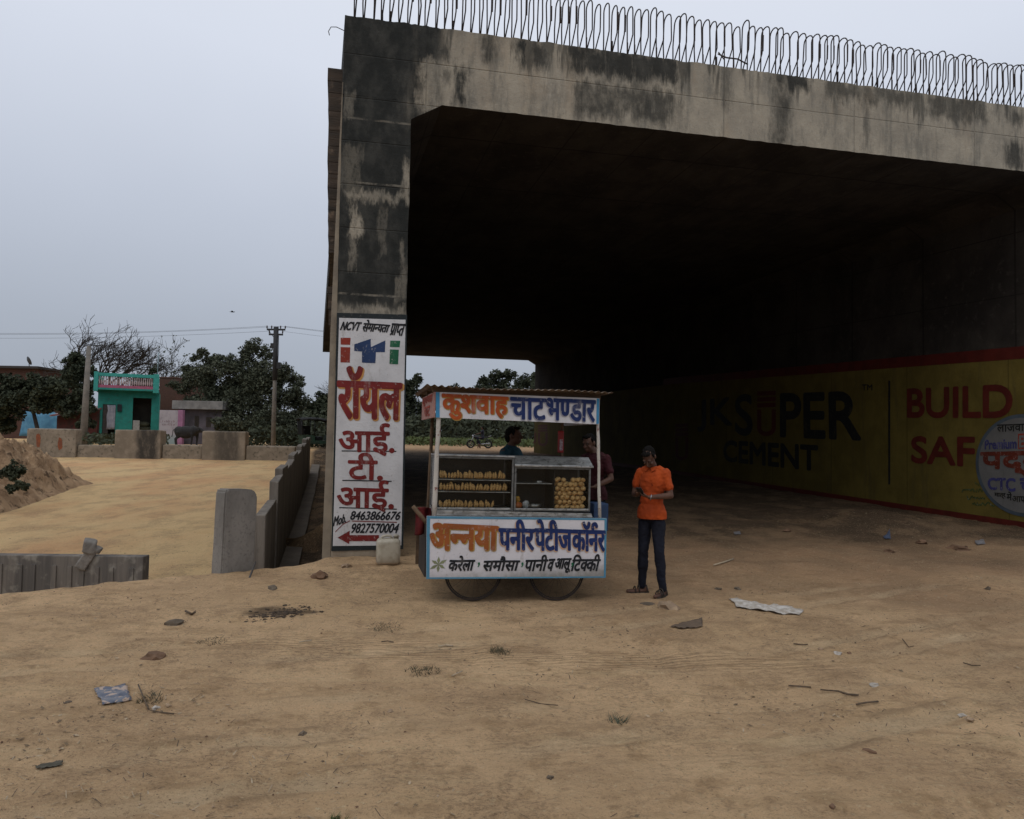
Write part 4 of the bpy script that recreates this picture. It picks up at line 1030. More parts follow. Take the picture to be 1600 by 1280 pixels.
def person(label, loc, rotz, P, shirt_c, trouser_c, vox=.0075, scale=1, shoes=True, legs=True):
    """P: joints of the pose, facing local -Y"""
    root = thing('person', label, 'person', loc, rotz); root.scale = (scale,) * 3
    V = lambda *a: Vector(a)
    hip = [V(-.088, 0, .90), V(.088, 0, .90)]; sh = [V(-.168, .015, 1.40), V(.168, .015, 1.40)]
    kn, an, toe, el, wr, hd, hn = P['knee'], P['ankle'], P['toe'], P['elbow'], P['wrist'], P['hdir'], P['hnrm']
    hc = Vector(P['head']); HM = Matrix.Rotation(P.get('hyaw', 0), 3, 'Z') @ Matrix.Rotation(P.get('hpitch', 0), 3, 'X')
    T = lambda x, y, z: hc + HM @ Vector((x, y, z))
    b = MB()
    for i in (0, 1):
        b.cone(hip[i] - V(0, 0, .03), .070, kn[i], .052, 12); b.cone(kn[i], .054, lerp(Vector(kn[i]), Vector(an[i]), .35), .052, 12)
        b.cone(lerp(Vector(kn[i]), Vector(an[i]), .35), .052, an[i], .034, 12)
        A = Vector(an[i]); Tn = Vector(toe[i]); hl = A - (Tn - A).normalized() * .055; hl.z = .032
        b.cone(A, .034, hl, .03, 10); b.cone(hl, .03, lerp(A, Tn, .6) * 1 + V(0, 0, -.035), .032, 10); b.cone(lerp(A, Tn, .6) + V(0, 0, -.035), .034, V(Tn.x, Tn.y, .024), .024, 10)
        b.cone(sh[i], .052, el[i], .038, 10); b.cone(el[i], .038, lerp(Vector(el[i]), Vector(wr[i]), .3), .037, 10); b.cone(lerp(Vector(el[i]), Vector(wr[i]), .3), .037, wr[i], .024, 10)
        hand(b, wr[i], hd[i], hn[i], 1 if i else -1, P.get('curl', .7))
    b.ell((0, 0, .93), (.125, .085, .11)); b.ell((0, -.005, 1.08), (.135, .095, .16)); b.ell((0, .0, 1.28), (.165, .108, .20))
    b.cone(sh[0], .055, sh[1], .055, 10); b.cone((0, .02, 1.42), .062, (0, .01, 1.50), .05); b.cone((0, .01, 1.47), .052, T(0, .018, -.05), .05)
    b.ell(T(0, .012, .03), (.072, .092, .088), HM); b.ell(T(0, -.02, -.045), (.056, .066, .066), HM); b.ell(T(0, -.045, -.088), (.03, .028, .022), HM)
    b.cone(T(0, -.086, .012), .009, T(0, -.104, -.026), .014, 8); b.ell(T(0, -.083, -.066), (.026, .012, .012), HM)
    for s_ in (-1, 1):
        b.ell(T(s_ * .074, .018, -.005), (.011, .022, .032), HM); b.ell(T(s_ * .03, -.077, .032), (.024, .012, .008), HM); b.ell(T(s_ * .04, -.062, -.03), (.02, .02, .02), HM)
    b.remesh('body', SKIN, vox, root, 2)
    for s_ in (-1, 1):
        e = MB().ell(T(s_ * .03, -.0815, .014), (.012, .007, .006), HM).build('eye', pm('eye_white', (.09, .08, .07), None, 5, .8), root)
        MB().ell(T(s_ * .03, -.0868, .014), (.0055, .004, .0055), HM).build('iris', pm('dark_iris', (.01, .008, .006), None, 5, .2), e)
    h = MB(); h.ell(T(0, .03, .038), (.0775, .090, .086), HM); h.ell(T(0, -.036, .098), (.056, .038, .020), HM); h.ell(T(0, .075, -.02), (.062, .045, .07), HM)
    for s_ in (-1, 1): h.cone(T(s_ * .072, -.012, .06), .016, T(s_ * .073, -.008, .018), .009, 8)
    h.remesh('hair', HAIR, .007, root, 1, .008, 70)
    s = MB(); s.ell((0, 0, .92), (.19, .14, .20)); s.ell((0, -.006, 1.09), (.152, .110, .17)); s.ell((0, .0, 1.29), (.178, .122, .195)); s.cone((-.15, .015, 1.385), .070, (.15, .015, 1.385), .070, 12); s.cone((0, .02, 1.455), .062, (-.15, .015, 1.40), .058, 12); s.cone((0, .02, 1.455), .062, (.15, .015, 1.40), .058, 12)
    s.cone((0, .018, 1.42), .078, (0, .008, 1.475), .066, 14); pass
    for i in (0, 1):
        e = lerp(sh[i], Vector(el[i]), .60); s.cone(sh[i], .062, e, .060, 14)
    cut = [((0, 0, .875), (0, 0, -1)), (Vector((0, .0, 1.485)), Vector((0, -.25, 1)))]
    for i in (0, 1):
        d = (Vector(el[i]) - sh[i]); L = d.length; d.normalize(); sd_ = Vector((1 if i else -1, 0, 0))
    s2 = s.remesh('shirt', shirt_c, .009, root, 2, .015, 12, cut)
    t = MB(); t.ell((0, 0, .91), (.145, .102, .10))
    for i in (0, 1):
        t.cone(hip[i] * 1.0 - V(0, 0, .08), .088, kn[i], .066, 14); t.cone(kn[i], .066, lerp(Vector(kn[i]), Vector(an[i]), .4), .063, 14)
        t.cone(lerp(Vector(kn[i]), Vector(an[i]), .4), .063, Vector(an[i]) + V(0, 0, .015), .052, 14)
    t.remesh('trousers', trouser_c, .010, root, 2, .013, 12)
    if shoes:
        SH = pm('worn_sandal_leather', (.028, .022, .018), (.05, .04, .032), 20, .7)
        for i in (0, 1):
            A = Vector(an[i]); Tn = Vector(toe[i]); d = (Tn - A); d.z = 0; d.normalize(); sidev = Vector((-d.y, d.x, 0))
            m_ = MB(); vs = []
            ol = [(-.085, .026), (-.05, .036), (.03, .038), (.10, .046), (.15, .042), (.178, .018)]
            loop = [A + d * u + sidev * v_ for u, v_ in ol] + [A + d * u - sidev * v_ for u, v_ in ol[::-1]]
            n = len(loop); vs = [V(p.x, p.y, -.004) for p in loop] + [V(p.x, p.y, .017) for p in loop]
            m_.add(vs, [tuple(range(n - 1, -1, -1)), tuple(range(n, 2*n))] + [(k, (k+1) % n, (k+1) % n + n, k + n) for k in range(n)])
            sn = m_.build('sandal', SH, root)
            m_ = MB()
            for u, hh, wv in ((.095, .066, .046), (.045, .082, .040), (-.055, .075, .034)):
                arc = [A + d * u + sidev * wv * 1.04 * cos(pi * k / 8) + V(0, 0, .012 - A.z + hh * sin(pi * k / 8)) for k in range(9)]
                m_.tube(arc, .008, 6)
            m_.build('strap', SH, sn)
    return root
def std(**kw):
    V = Vector
    P = dict(knee=[V((-.10, -.02, .49)), V((.10, -.02, .49))], ankle=[V((-.11, .01, .085)), V((.11, .01, .085))], toe=[V((-.14, -.17, .03)), V((.14, -.17, .03))],
             elbow=[V((-.25, .04, 1.15)), V((.25, .04, 1.15))], wrist=[V((-.25, -.06, .92)), V((.25, -.06, .92))], hdir=[V((0, -.2, -1))] * 2, hnrm=[V((1, 0, 0)), V((-1, 0, 0))],
             head=V((0, -.01, 1.615)), hpitch=0, hyaw=0, curl=.35)
    P.update(kw); return P
V_ = lambda *a: Vector(a)
ORA = pm('orange_polo_fabric', (.38, .055, .005), (.28, .039, .005), 5, .85, 0, .004, 30)
NAV = pm('dark_navy_denim', (.006, .0075, .016), (.0045, .005, .011), 7, .85, 0, .003, 60)
yo = 9.12; fx = at(1017, 922, yo).x; fz = zg(fx, yo)
OM = person('young man in an orange polo shirt and dark jeans looking down at a phone', (fx, yo, fz), radians(-32),
  std(knee=[V_(-.095, -.03, .49), V_(.125, -.05, .49)], ankle=[V_(-.125, .02, .085), V_(.165, -.03, .085)], toe=[V_(-.26, -.10, .03), V_(.145, -.215, .03)],
      elbow=[V_(-.235, .00, 1.15), V_(.245, .00, 1.15)], wrist=[V_(-.10, -.225, 1.16), V_(.07, -.235, 1.135)], hdir=[V_(.75, -.65, .18), V_(-.85, -.4, .22)], hnrm=[V_(.2, .1, 1), V_(0, .1, 1)],
      head=V_(.0, -.105, 1.585), hpitch=radians(50), hyaw=radians(4), curl=.55), ORA, NAV, .0055, 1.02); OM.scale.x = .95; bpy.context.view_layer.update()
mb = MB(); mb.bbox(-.037, .037, -.075, .075, -.005, .005, .004); ph = mb.build('phone', pm('black_phone_shell', (.012, .012, .014), None, 9, .3))
M = OM.matrix_basis @ Matrix.Translation((-.015, -.315, 1.205)) @ Matrix.Rotation(radians(38), 4, 'X') @ Matrix.Rotation(radians(8), 4, 'Z')
bpy.context.view_layer.update(); ph.matrix_world = OM.matrix_world @ M.__class__.Translation((-.015, -.315, 1.20)) @ Matrix.Rotation(radians(-38), 4, 'X')
tag(ph, 'small dark mobile phone held in both hands of the man in orange', 'phone')
MB().bbox(-.033, .033, -.068, .068, .0052, .0062, .0004).build('screen', pm('dark_glass_screen', (.03, .035, .04), None, 9, .1), ph)
m_ = MB(); m_.torus(V_(.082, -.225, 1.135), (-.85, -.4, .22), .031, .006, 20, 6); m_.build('wristwatch', pm('steel_strap', (.4, .4, .42), None, 9, .3, .9), OM)
# collar and placket of the polo shirt
m_ = MB()
for s_ in (-1, 1): m_.add([V_(s_ * .012, -.075, 1.462), V_(s_ * .072, -.045, 1.487), V_(s_ * .078, -.085, 1.445), V_(s_ * .040, -.112, 1.420)], [(0, 1, 2, 3)])
cl = m_.build('collar', ORA, OM); cl.modifiers.new('t', 'SOLIDIFY').thickness = .005
# vendor with his back turned, seen in profile above the left case
TEAL = pm('dark_teal_shirt', (.012, .052, .072), (.008, .035, .05), 6, .85)
MAR = pm('maroon_shirt', (.040, .004, .007), (.028, .003, .005), 6, .85)
vy = 9.98; vx = at(800, 700, vy).x
person('vendor in a dark teal shirt standing behind the left display case, face turned right', (vx, vy, zg(vx, vy)), radians(62),
  std(head=V_(0, -.03, 1.60), hyaw=radians(12), elbow=[V_(-.24, -.05, 1.16), V_(.24, -.05, 1.16)], wrist=[V_(-.2, -.27, 1.08), V_(.2, -.27, 1.08)], hdir=[V_(.1, -1, 0)] * 2, hnrm=[V_(0, 0, -1)] * 2), TEAL, NAV, .009, 1.04)
vy = 10.0; vx = at(929, 700, vy).x
person('man in a maroon shirt standing in the shade behind the right end of the cart', (vx, vy, zg(vx, vy)), radians(-40),
  std(head=V_(-.05, -.06, 1.60), hpitch=radians(18), elbow=[V_(-.25, -.03, 1.16), V_(.26, .0, 1.15)], wrist=[V_(-.15, -.25, 1.10), V_(.16, -.23, 1.05)], hdir=[V_(.4, -1, 0), V_(-.4, -1, 0)], hnrm=[V_(0, 0, -1)] * 2), MAR, NAV, .009, 1.0)
# ------------------------------------------------------------------ concrete pieces along the side road
CG = pm('grey_precast_concrete', (.23, .21, .185), (.16, .147, .13), 3, .9, 0, .008, 22, (1, 1, .6), fine=((.145, .132, .118), 26))
CB = pm('brown_dusty_concrete', (.27, .22, .165), (.19, .155, .115), 2.2, .92, 0, .012, 16, fine=((.12, .10, .075), 7))
CDK = pm('stained_dark_concrete', (.15, .13, .11), (.085, .076, .068), 2.2, .9, 0, .01, 9, (3, 3, .25), fine=((.21, .19, .16), 5))
# upright slab leaning at the edge of the bank
p = at(364, 897, 10.15); gz = zg(p.x, p.y)
SLAB = thing('concrete_slab', 'grey concrete slab standing upright at the edge of the dirt bank', 'concrete slab', (p.x, p.y, gz - .12), radians(50))
mb = MB(); H = at(364, 764, 10.15).z - gz + .12
prof = [(-.24, 0), (.23, 0), (.235, H - .09), (.17, H - .01), (.10, H), (-.20, H + .005), (-.235, H - .03)]
mb.prism(prof, -.12, .13); bm = bmesh.new(); me = mb.mesh('t'); bm.from_mesh(me); bmesh.ops.bevel(bm, geom=bm.edges[:], offset=.018, segments=2, affect='EDGES')
bmesh.ops.subdivide_edges(bm, edges=[e for e in bm.edges if e.calc_length() > .2], cuts=4, use_grid_fill=True)
for v in bm.verts: v.co += Vector((noise.noise(v.co * 5), noise.noise(v.co * 5 + Vector((7, 0, 0))), noise.noise(v.co * 6 + Vector((0, 7, 0))))) * .007
mb = MB(); bm.verts.index_update(); mb.add([v.co for v in bm.verts], [[v.index for v in f.verts] for f in bm.faces]); bm.free(); bpy.data.meshes.remove(me)
sb = mb.build('slab_body', CG, SLAB); SLAB.rotation_euler = (radians(-1), radians(1.8), radians(50))
p0 = at(399, 888, 10.0); p1 = at(388, 917, 9.6)
mb = MB(); mb.tube([Vector((p0.x, p0.y, zg(p0.x, p0.y) + .13)), Vector((lerp(p0.x, p1.x, .5), lerp(p0.y, p1.y, .5), zg(p0.x, p0.y) + .05)), Vector((p1.x, p1.y, zg(p1.x, p1.y) - .02))], .012, 7)
tag(mb.build('iron_rod', pm('grey_iron_rod', (.09, .085, .08), (.05, .04, .035), 20, .7)), 'short iron rod sticking out of the dirt beside the upright slab', 'iron rod')
# row of drain slabs beside the underpass
def row_pt(t): return UO + D1 * (-.99 - .006 * t) + D2 * t
def wall_piece(name, label, a, b, zb0, zb1, zt0, zt1, th, mat, cat, group=None, ribs=0, jit=.012, bev=.015):
    """upright slab from ground point a to b"""
    a = Vector(a); b = Vector(b); d = (b - a); d.z = 0; L = d.length; d.normalize(); n = Vector((d.y, -d.x, 0))
    o = thing(name, label, cat, ((a + b) / 2).to_tuple()[:2] + ((zb0 + zb1) / 2,), atan2(d.y, d.x), group)
    bm = bmesh.new(); bmesh.ops.create_cube(bm, size=1)
    mid = (zb0 + zb1) / 2
    for v in bm.verts:
        u = v.co.x + .5; z0 = lerp(zb0, zb1, u); z1 = lerp(zt0, zt1, u)
        v.co = Vector(((u - .5) * L + U(-jit, jit), v.co.y * th, lerp(z0, z1, v.co.z + .5) - mid + U(-jit, jit) * .6))
    bmesh.ops.bevel(bm, geom=bm.edges[:], offset=bev, segments=2, affect='EDGES', profile=.55)
    bm.verts.index_update(); mb = MB(); mb.add([v.co for v in bm.verts], [[v.index for v in f.verts] for f in bm.faces]); bm.free()
    w_ = mb.build('slab_body', mat, o)
    if ribs:
        m2 = MB()
        for i in range(ribs):
            u = (i + .5) / ribs; x = (u - .5) * L
            m2.bbox(x - .05, x + .05, -th / 2 - .035, -th / 2 - .001, lerp(zb0, zb1, u) - mid + .02, lerp(zt0, zt1, u) - mid - .03, .01)
        m2.build('rib', mat, o)
    return o
CSL = pm('light_grey_slab_concrete', (.19, .165, .138), (.115, .10, .085), 1.6, .9, 0, .01, 9, (3, 3, .3), fine=((.14, .125, .105), 6))
ts = [(.35, 2.3, .55)]; t = 2.38; q = 0
while t < 20.2: L = U(1.15, 1.5); ts.append((t, t + L, .98 + (.05 if q % 3 == 1 else -.03) + U(-.02, .02))); t += L + U(.03, .08); q += 1
OR = 'second third fourth fifth sixth seventh eighth ninth tenth eleventh twelfth thirteenth fourteenth fifteenth sixteenth seventeenth'.split()
nm_ = ['lowest and nearest drain slab, its broad end facing the road edge'] + [f'{o_} drain slab counted from the low nearest one, in the row beside the underpass' for o_ in OR]; nm_[len(ts) - 1] = 'farthest drain slab at the very end of the row'
zgf = lambda p: zg(p.x, p.y, False)
for (ta, tb, hh), lb in zip(ts, nm_):
    a, b = row_pt(ta) + D1 * U(-.02, .02), row_pt(tb) + D1 * U(-.02, .02); la = a - D1 * .5; lb_ = b - D1 * .5
    za = max(zgf(la), -.5); zb = max(zgf(lb_), -.5)
    hh2 = hh * 1.16 + .24 if hh > .6 else 1.06
    wall_piece('drain_slab', lb, a, b, za - .75, zb - .75, za + hh2, zb + hh2, .15, CSL, 'concrete slab', 'slabs along the drain', 0, .03)
mb = MB(); vs = []; fs = []
for i in range(24):
    t = .2 + i * 1.0; c = row_pt(t); z = zgf(c + D1 * .25) + .10
    for k_, (u, dz) in enumerate(((.09, 0), (.42, -.01), (.42, -.5), (.09, -.5))):
        vs.append(c + D1 * (u + (.02 * noise.noise(Vector((t, u, 1)))))+ Vector((0, 0, z + dz)))
    if i:
        for k_ in range(4): fs.append(((i-1)*4 + k_, i*4 + k_, i*4 + (k_+1) % 4, (i-1)*4 + (k_+1) % 4))
fs += [(0, 1, 2, 3), (95, 94, 93, 92)]; mb.add(vs, fs); o = mb.build('drain_footing', pm('shade_dark_footing_concrete', (.15, .125, .10), (.10, .085, .068), 2, .9, 0, .01, 9)); tag(o, 'long narrow concrete footing strip running below the row of drain slabs', 'concrete footing')  # footing coloured darker in place of the shade from the underpass wall
# low drain wall at the far left of the bank
a = at(-160, 905, 10.6); b = at(228, 890, 10.25)
LWL = wall_piece('drain_wall', 'long low concrete drain wall half buried behind the bank at the left edge', (a.x, a.y, 0), (b.x, b.y, 0), -1, -1, at(20, 871, 10.4).z, at(225, 868, 10.27).z, .16, CDK, 'concrete wall', None, 0, .006, .012)
m2 = MB(); L = (Vector((a.x, a.y, 0)) - Vector((b.x, b.y, 0))).length
x = -L / 2 + .1
while x < L / 2 - .1: m2.bbox(x, x + U(.05, .09), -.098, -.0795, .0, at(100, 880, 10.3).z + .97, .006); x += U(.16, .3)
m2.build('rib', CDK, LWL)
c0 = at(128, 884, 10.2); c1 = at(152, 849, 10.3)
Mq = Matrix.Translation(lerp(c0, c1, .5)) @ Matrix.Rotation(radians(34), 4, 'Y') @ Matrix.Rotation(radians(20), 4, 'Z')
mb = MB(); mb.bbox(-.065, .06, -.06, .06, -.22, .12, .012, Mq, .014); mb.bbox(-.085, .055, -.07, .055, .03, .20, .015, Mq @ Matrix.Rotation(radians(-22), 4, 'Y'), .018); mb.bbox(.0, .09, -.05, .06, .06, .15, .012, Mq, .016)
o = mb.remesh('concrete_chunk', CG, .012, None, 0, .008, 25); tag(o, 'broken lump of concrete lying across the top of the low drain wall', 'concrete lump')
# parapet across the side road: raised blocks and low walls between them
PY = 35.2
def par(x0, x1, y0, y1, th, name, label, mat, grp, Y=PY):
    a = at(x0, y1, Y); b = at(x1, y1, Y); zt = at((x0 + x1) / 2, y0, Y).z; zb = -.1
    return wall_piece(name, label, (a.x, a.y, 0), (b.x, b.y, 0), zb, zb, zt, zt, th, mat, 'concrete block' if name == 'parapet_block' else 'concrete wall', grp, 0, .03, .06)
B1 = par(45, 122, 670, 722, .55, 'parapet_block', 'leftmost raised parapet block, daubed with two orange marks', CB, 'raised blocks of the parapet')
def stainmat(nm, a0, a1, b0, b1, amt):
    k = MT(nm, .92, 0, .2); x = k.xyz(); n = k.noise(2.2, 6, .7, (1, 1, .5)); col = k.mix(k.band(k.noise(2.2, 5, .6), .35, .65), (.27, .22, .165), (.19, .155, .115))
    u = k.math('ADD', x[0], k.math('MULTIPLY', k.math('SUBTRACT', n, .5), .5)); m_ = k.math('MULTIPLY', k.math('MULTIPLY', k.band(u, a0, a1), k.band(u, b1, b0)), k.band(k.noise(3.5, 5, .75, (1, 1, .4), (4, 0, 1)), .3, .55, amt * .5, amt)); col = k.mix(m_, col, (.045, .04, .034)); k.color(col); k.bump(k.noise(12, 5, .7), .02); return k.m
CB2 = stainmat('stained_parapet_concrete', -.25, .1, .8, 1.0, .95); CB3 = stainmat('mottled_parapet_concrete', -.7, -.1, .5, .9, .75)
B2 = par(183, 255, 672, 721, .55, 'parapet_block', 'middle raised parapet block in front of the teal house, its right part stained dark', CB2, 'raised blocks of the parapet')
B3 = par(318, 386, 674, 720, .55, 'parapet_block', 'right raised parapet block with a mottled dark face below the big tree', CB3, 'raised blocks of the parapet')
def daub(par_, x0, x1, y0, y1, mat, nm, n=1):
    loc = par_.matrix_basis.inverted(); mb = MB(); pts = []
    for i in range(24):
        a = 2 * pi * i / 24; r = 1 + .3 * noise.noise(Vector((cos(a) * 1.5, sin(a) * 1.5, x0)))
        p = loc @ at((x0 + x1) / 2 + (x1 - x0) / 2 * cos(a) * r, (y0 + y1) / 2 + (y1 - y0) / 2 * sin(a) * r, PY); pts.append(Vector((p.x, -.279, p.z)))
    mb.add(pts, [tuple(range(24))]); mb.build(nm, mat, par_)
OD = pm('orange_daub', (.25, .075, .03), (.16, .06, .035), 6, .9); DST = pm('dark_damp_stain', (.06, .05, .042), (.10, .085, .068), 3, .9)
daub(B1, 62, 69, 676, 700, OD, 'orange_mark'); daub(B1, 96, 103, 684, 704, OD, 'orange_mark')

par(-40, 44, 693, 722, .35, 'parapet_wall', 'low parapet wall left of the leftmost raised block', CB, 'low walls of the parapet')
par(122.6, 182.4, 695, 722, .35, 'parapet_wall', 'low parapet wall between the leftmost and middle raised blocks', CB, 'low walls of the parapet')
par(255.6, 317.4, 695, 721, .35, 'parapet_wall', 'low parapet wall below the buffalo between two raised blocks', CB, 'low walls of the parapet')
par(386.6, 462, 697, 720, .35, 'parapet_wall', 'low parapet wall between the right raised block and the drain slabs', CB, 'low walls of the parapet')
# heap of excavated earth on the left
EARTH = MT('lumpy_red_earth', .95, 0, .15); k = EARTH
col = k.mix(k.band(k.noise(1.1, 6, .65), .38, .62), (.48, .325, .195), (.30, .195, .115)); col = k.mix(k.band(k.noise(4, 6, .7), .52, .66), col, (.10, .064, .04))
col = k.mix(k.band(k.noise(2, 5, .7, loc=(3, 3, 1)), .58, .7), col, (.55, .39, .24)); k.color(col); k.bump(k.noise(7, 6, .75), .10)
def mound_z(x, y, xe):
    d = xe - x; h = 2.25 * (1 - math.exp(-max(d, 0) / 2.0)) * smooth(15.6, 19, y) * (1 - smooth(23.6, 25.6, y))
    lump = .34 * nz2(x, y, .9, 3) + .26 * nz2(x, y, 2.2, 5) + .17 * nz2(x, y, 5.5, 6) + .12 * abs(nz2(x, y, 9, 7))
    return zg(x, y, False) - .06 + h + min(1.5, h * 2.1) * lump
def mound_edge(y): return -11.75 - (y - 17.5) * .24 + .35 * nz2(0, y, .5, 4)
vs = []; fs = []; nx, ny = 150, 140
for j in range(ny + 1):
    for i in range(nx + 1):
        y = lerp(15.2, 29, j / ny); xe = mound_edge(y)
        d = lerp(-.6, 9, (i / nx) ** 1.4); x = xe - d
        vs.append((x, y, mound_z(x, y, xe)))
n = nx + 1
for j in range(ny):
    for i in range(nx): fs.append((j*n + i, j*n + i + 1, (j+1)*n + i + 1, (j+1)*n + i))
mb = MB(); mb.add(vs, fs, True); o = mb.build('dirt_mound', EARTH.m, fix=True); tag(o, 'heap of lumpy excavated reddish earth beside the sandy side road', 'dirt mound', kind='structure')

# ------------------------------------------------------------------ vegetation
def leafmat(name, a, b, c):
    k = MT(name, .75, 0, .2)
    col = k.mix(k.band(k.noise(.9, 4, .6), .4, .6), a, b); col = k.mix(k.band(k.noise(3.5, 3, .6, loc=(1, 7, 3)), .55, .7), col, c)
    k.color(col); return k.m
LF1 = leafmat('dark_leaves', (.052, .060, .034), (.034, .041, .024), (.072, .08, .044))
LF2 = leafmat('grey_green_leaves', (.085, .094, .062), (.062, .072, .046), (.11, .116, .078))
LF3 = leafmat('fresh_green_leaves', (.060, .085, .026), (.040, .058, .020), (.08, .105, .035))
LF4 = leafmat('undergrowth_leaves', (.075, .095, .030), (.05, .065, .022), (.10, .115, .045))
BARK = pm('dark_bark', (.055, .045, .036), (.035, .029, .024), 5, .9)
def leaves(mb, blobs, n, size, asp=.5):
    tot = sum(b[1] ** 2 for b in blobs)
    for c, r in blobs:
        m_ = int(n * r * r / tot)
        # each clump is made of sub-clumps so that sky shows between them
        subs = [(c + Vector((random.gauss(0, 1), random.gauss(0, 1), random.gauss(0, .8))).normalized() * r * U(.25, .95), r * U(.22, .42)) for _ in range(max(6, int(10 + r * 6)))] + [(c, r * .80)] * 6
        for i in range(m_):
            sc, sr = subs[random.randrange(len(subs))]
            d = Vector((random.gauss(0, 1), random.gauss(0, 1), random.gauss(0, 1))).normalized()
            p = sc + d * sr * rnd() ** .45
            a = Vector((random.gauss(0, 1), random.gauss(0, 1), random.gauss(0, .7))).normalized(); b = a.orthogonal().normalized()
            b = (b * cos(rnd() * 6.3) + a.cross(b) * sin(rnd() * 6.3)); s_ = size * U(.55, 1.25)
            mb.v += [tuple(p - a * s_), tuple(p + b * s_ * asp), tuple(p + a * s_), tuple(p - b * s_ * asp)]
            q = len(mb.v) - 4; mb.f.append((q, q + 1, q + 2, q + 3)); mb.sm.append(False)
def tree(label, base_px, Y, blobs_px, n, size, mat, group='trees behind the side road', trunk_r=.16, limbs=True, name='tree', cat='tree', asp=.5, crown='crown', onm=False):
    bp = at(base_px[0], base_px[1], Y); gz = mound_z(bp.x, bp.y, mound_edge(bp.y)) if onm else zg(bp.x, bp.y, False); o = thing(name, label, cat, (bp.x, bp.y, gz), 0, group)
    org = Vector((bp.x, bp.y, gz)); k_ = Y / F
    bl = []
    for (px, py, r) in blobs_px:
        c = at(px, py, Y); c.y += U(-.5, .5) * r * k_ * 1.2; bl.append((c - org, r * k_))
    mb = MB(); leaves(mb, bl, n, size, asp); mb.build(crown, mat, o, fix=False)
    if limbs:
        mb = MB(); top = max(bl, key=lambda q: q[0].z)[0]; fork = Vector((top.x * .25, 0, (min(q[0].z for q in bl) + top.z) * .42))
        fork.z = max(fork.z, .5); mb.tube([(0, 0, -.2), fork * .5 + Vector((.04, 0, 0)), fork], [trunk_r * 1.2, trunk_r, trunk_r * .85], 8)
        for c, r in sorted(bl, key=lambda q: -q[1])[:6]:
            mid = lerp(fork, c, .5) + Vector((U(-.2, .2), U(-.2, .2), .15)); mb.tube([fork, mid, c], [trunk_r * .4, trunk_r * .22, trunk_r * .08], 5)
        mb.build('trunk', BARK, o)
    return o
def bare(label, base_px, Y, H, spread, depth=6, group='trees behind the side road', r0=.16, lean=0, seed=1, dens=3, leafy=None):
    rs = random.Random(seed); bp = at(base_px[0], base_px[1], Y); gz = zg(bp.x, bp.y, False)
    o = thing('bare_tree', label, 'tree', (bp.x, bp.y, gz), 0, group); mb = MB(); tw = MB(); tips = []
    def grow(p, d, L, r, lv):
        n = 4; pts = [p]; q = p; dd = d
        for i in range(n):
            dd = (dd + Vector((rs.gauss(0, .18), rs.gauss(0, .18), rs.gauss(.02, .1)))).normalized(); q = q + dd * L / n; pts.append(q)
        (mb if lv < 3 else tw).tube(pts, [lerp(r, r * .6, i / n) for i in range(n + 1)], 6 if lv < 3 else 3, cap=False)
        if lv >= depth: tips.append(q); return
        for k_ in range(dens + 1 if lv < 3 else dens if lv < 5 else 2):
            a = rs.uniform(.3, .95); ax = Vector((rs.gauss(0, 1), rs.gauss(0, 1), rs.gauss(0, .5))).normalized(); e = (dd + ax * a * spread).normalized(); e.x -= .10 * p.x; e.y -= .10 * p.y
            e.z = max(e.z, -.15); grow(pts[rs.choice((2, 3, 4, 4)) if lv else 4], e.normalized(), L * rs.uniform(.6, .84), max(r * .6, .016), lv + 1)
    grow(Vector((0, 0, -.2)), Vector((lean, 0, 1)).normalized(), H * .27, r0, 0)
    mb.build('trunk', BARK, o); tw.build('twigs', BARK, o)
    if leafy:
        lm = MB(); leaves(lm, [(t, .35) for t in tips[::2]], leafy[0], leafy[1]); lm.build('crown', leafy[2], o, fix=False)
    return o
tree('dark bushy tree spreading over the blue tarpaulin at the left edge', (62, 690), 47, [(18, 602, 24), (52, 606, 26), (92, 608, 24), (122, 622, 20), (28, 630, 26), (70, 628, 24), (105, 636, 20), (0, 640, 34), (-30, 620, 38), (138, 640, 13), (10, 665, 18), (132, 660, 14)], 26000, .125, LF1, trunk_r=.12)
tree('compact dark tree rising behind the left utility pole', (118, 690), 57, [(121, 562, 16), (106, 578, 14), (137, 580, 14), (118, 592, 22), (142, 603, 12), (100, 600, 12), (120, 625, 24), (120, 650, 20)], 13000, .13, LF1, trunk_r=.1)
bare('large leafless tree spreading behind the teal house', (213, 690), 64, 13.8, .95, 6, r0=.24, seed=5)
bare('small leafless sapling beside the dark roof at the far left', (80, 690), 60, 7.6, .8, 5, r0=.08, seed=9, lean=-.15, dens=2)
bare('thin half leafless tree between the leafless tree and the big feathery tree', (262, 690), 66, 11.5, 1.0, 5, r0=.12, seed=12, leafy=(700, .12, LF2))
tree('bushes behind the brick house', (232, 690), 60, [(240, 580, 9), (232, 600, 14), (215, 598, 12)], 900, .15, LF1, trunk_r=.08, name='bush', cat='bush')
tree('huge feathery grey green tree behind the right parapet block', (372, 700), 53,
     [(396, 541, 16), (415, 550, 16), (383, 556, 17), (318, 552, 11), (308, 560, 10), (326, 566, 14), (340, 562, 12), (362, 566, 18), (292, 580, 13), (446, 578, 15), (470, 600, 9), (462, 625, 20), (415, 600, 34), (360, 610, 36), (320, 590, 24), (270, 600, 10), (350, 575, 24), (400, 580, 30), (372, 590, 30), (306, 590, 22), (430, 590, 24), (456, 592, 16), (464, 608, 11), (286, 606, 18), (330, 612, 34), (395, 622, 38), (440, 628, 28), (365, 645, 36), (300, 632, 20), (425, 660, 30), (455, 660, 20), (395, 672, 28), (345, 668, 20)], 64000, .11, LF2, trunk_r=.12, asp=.42)
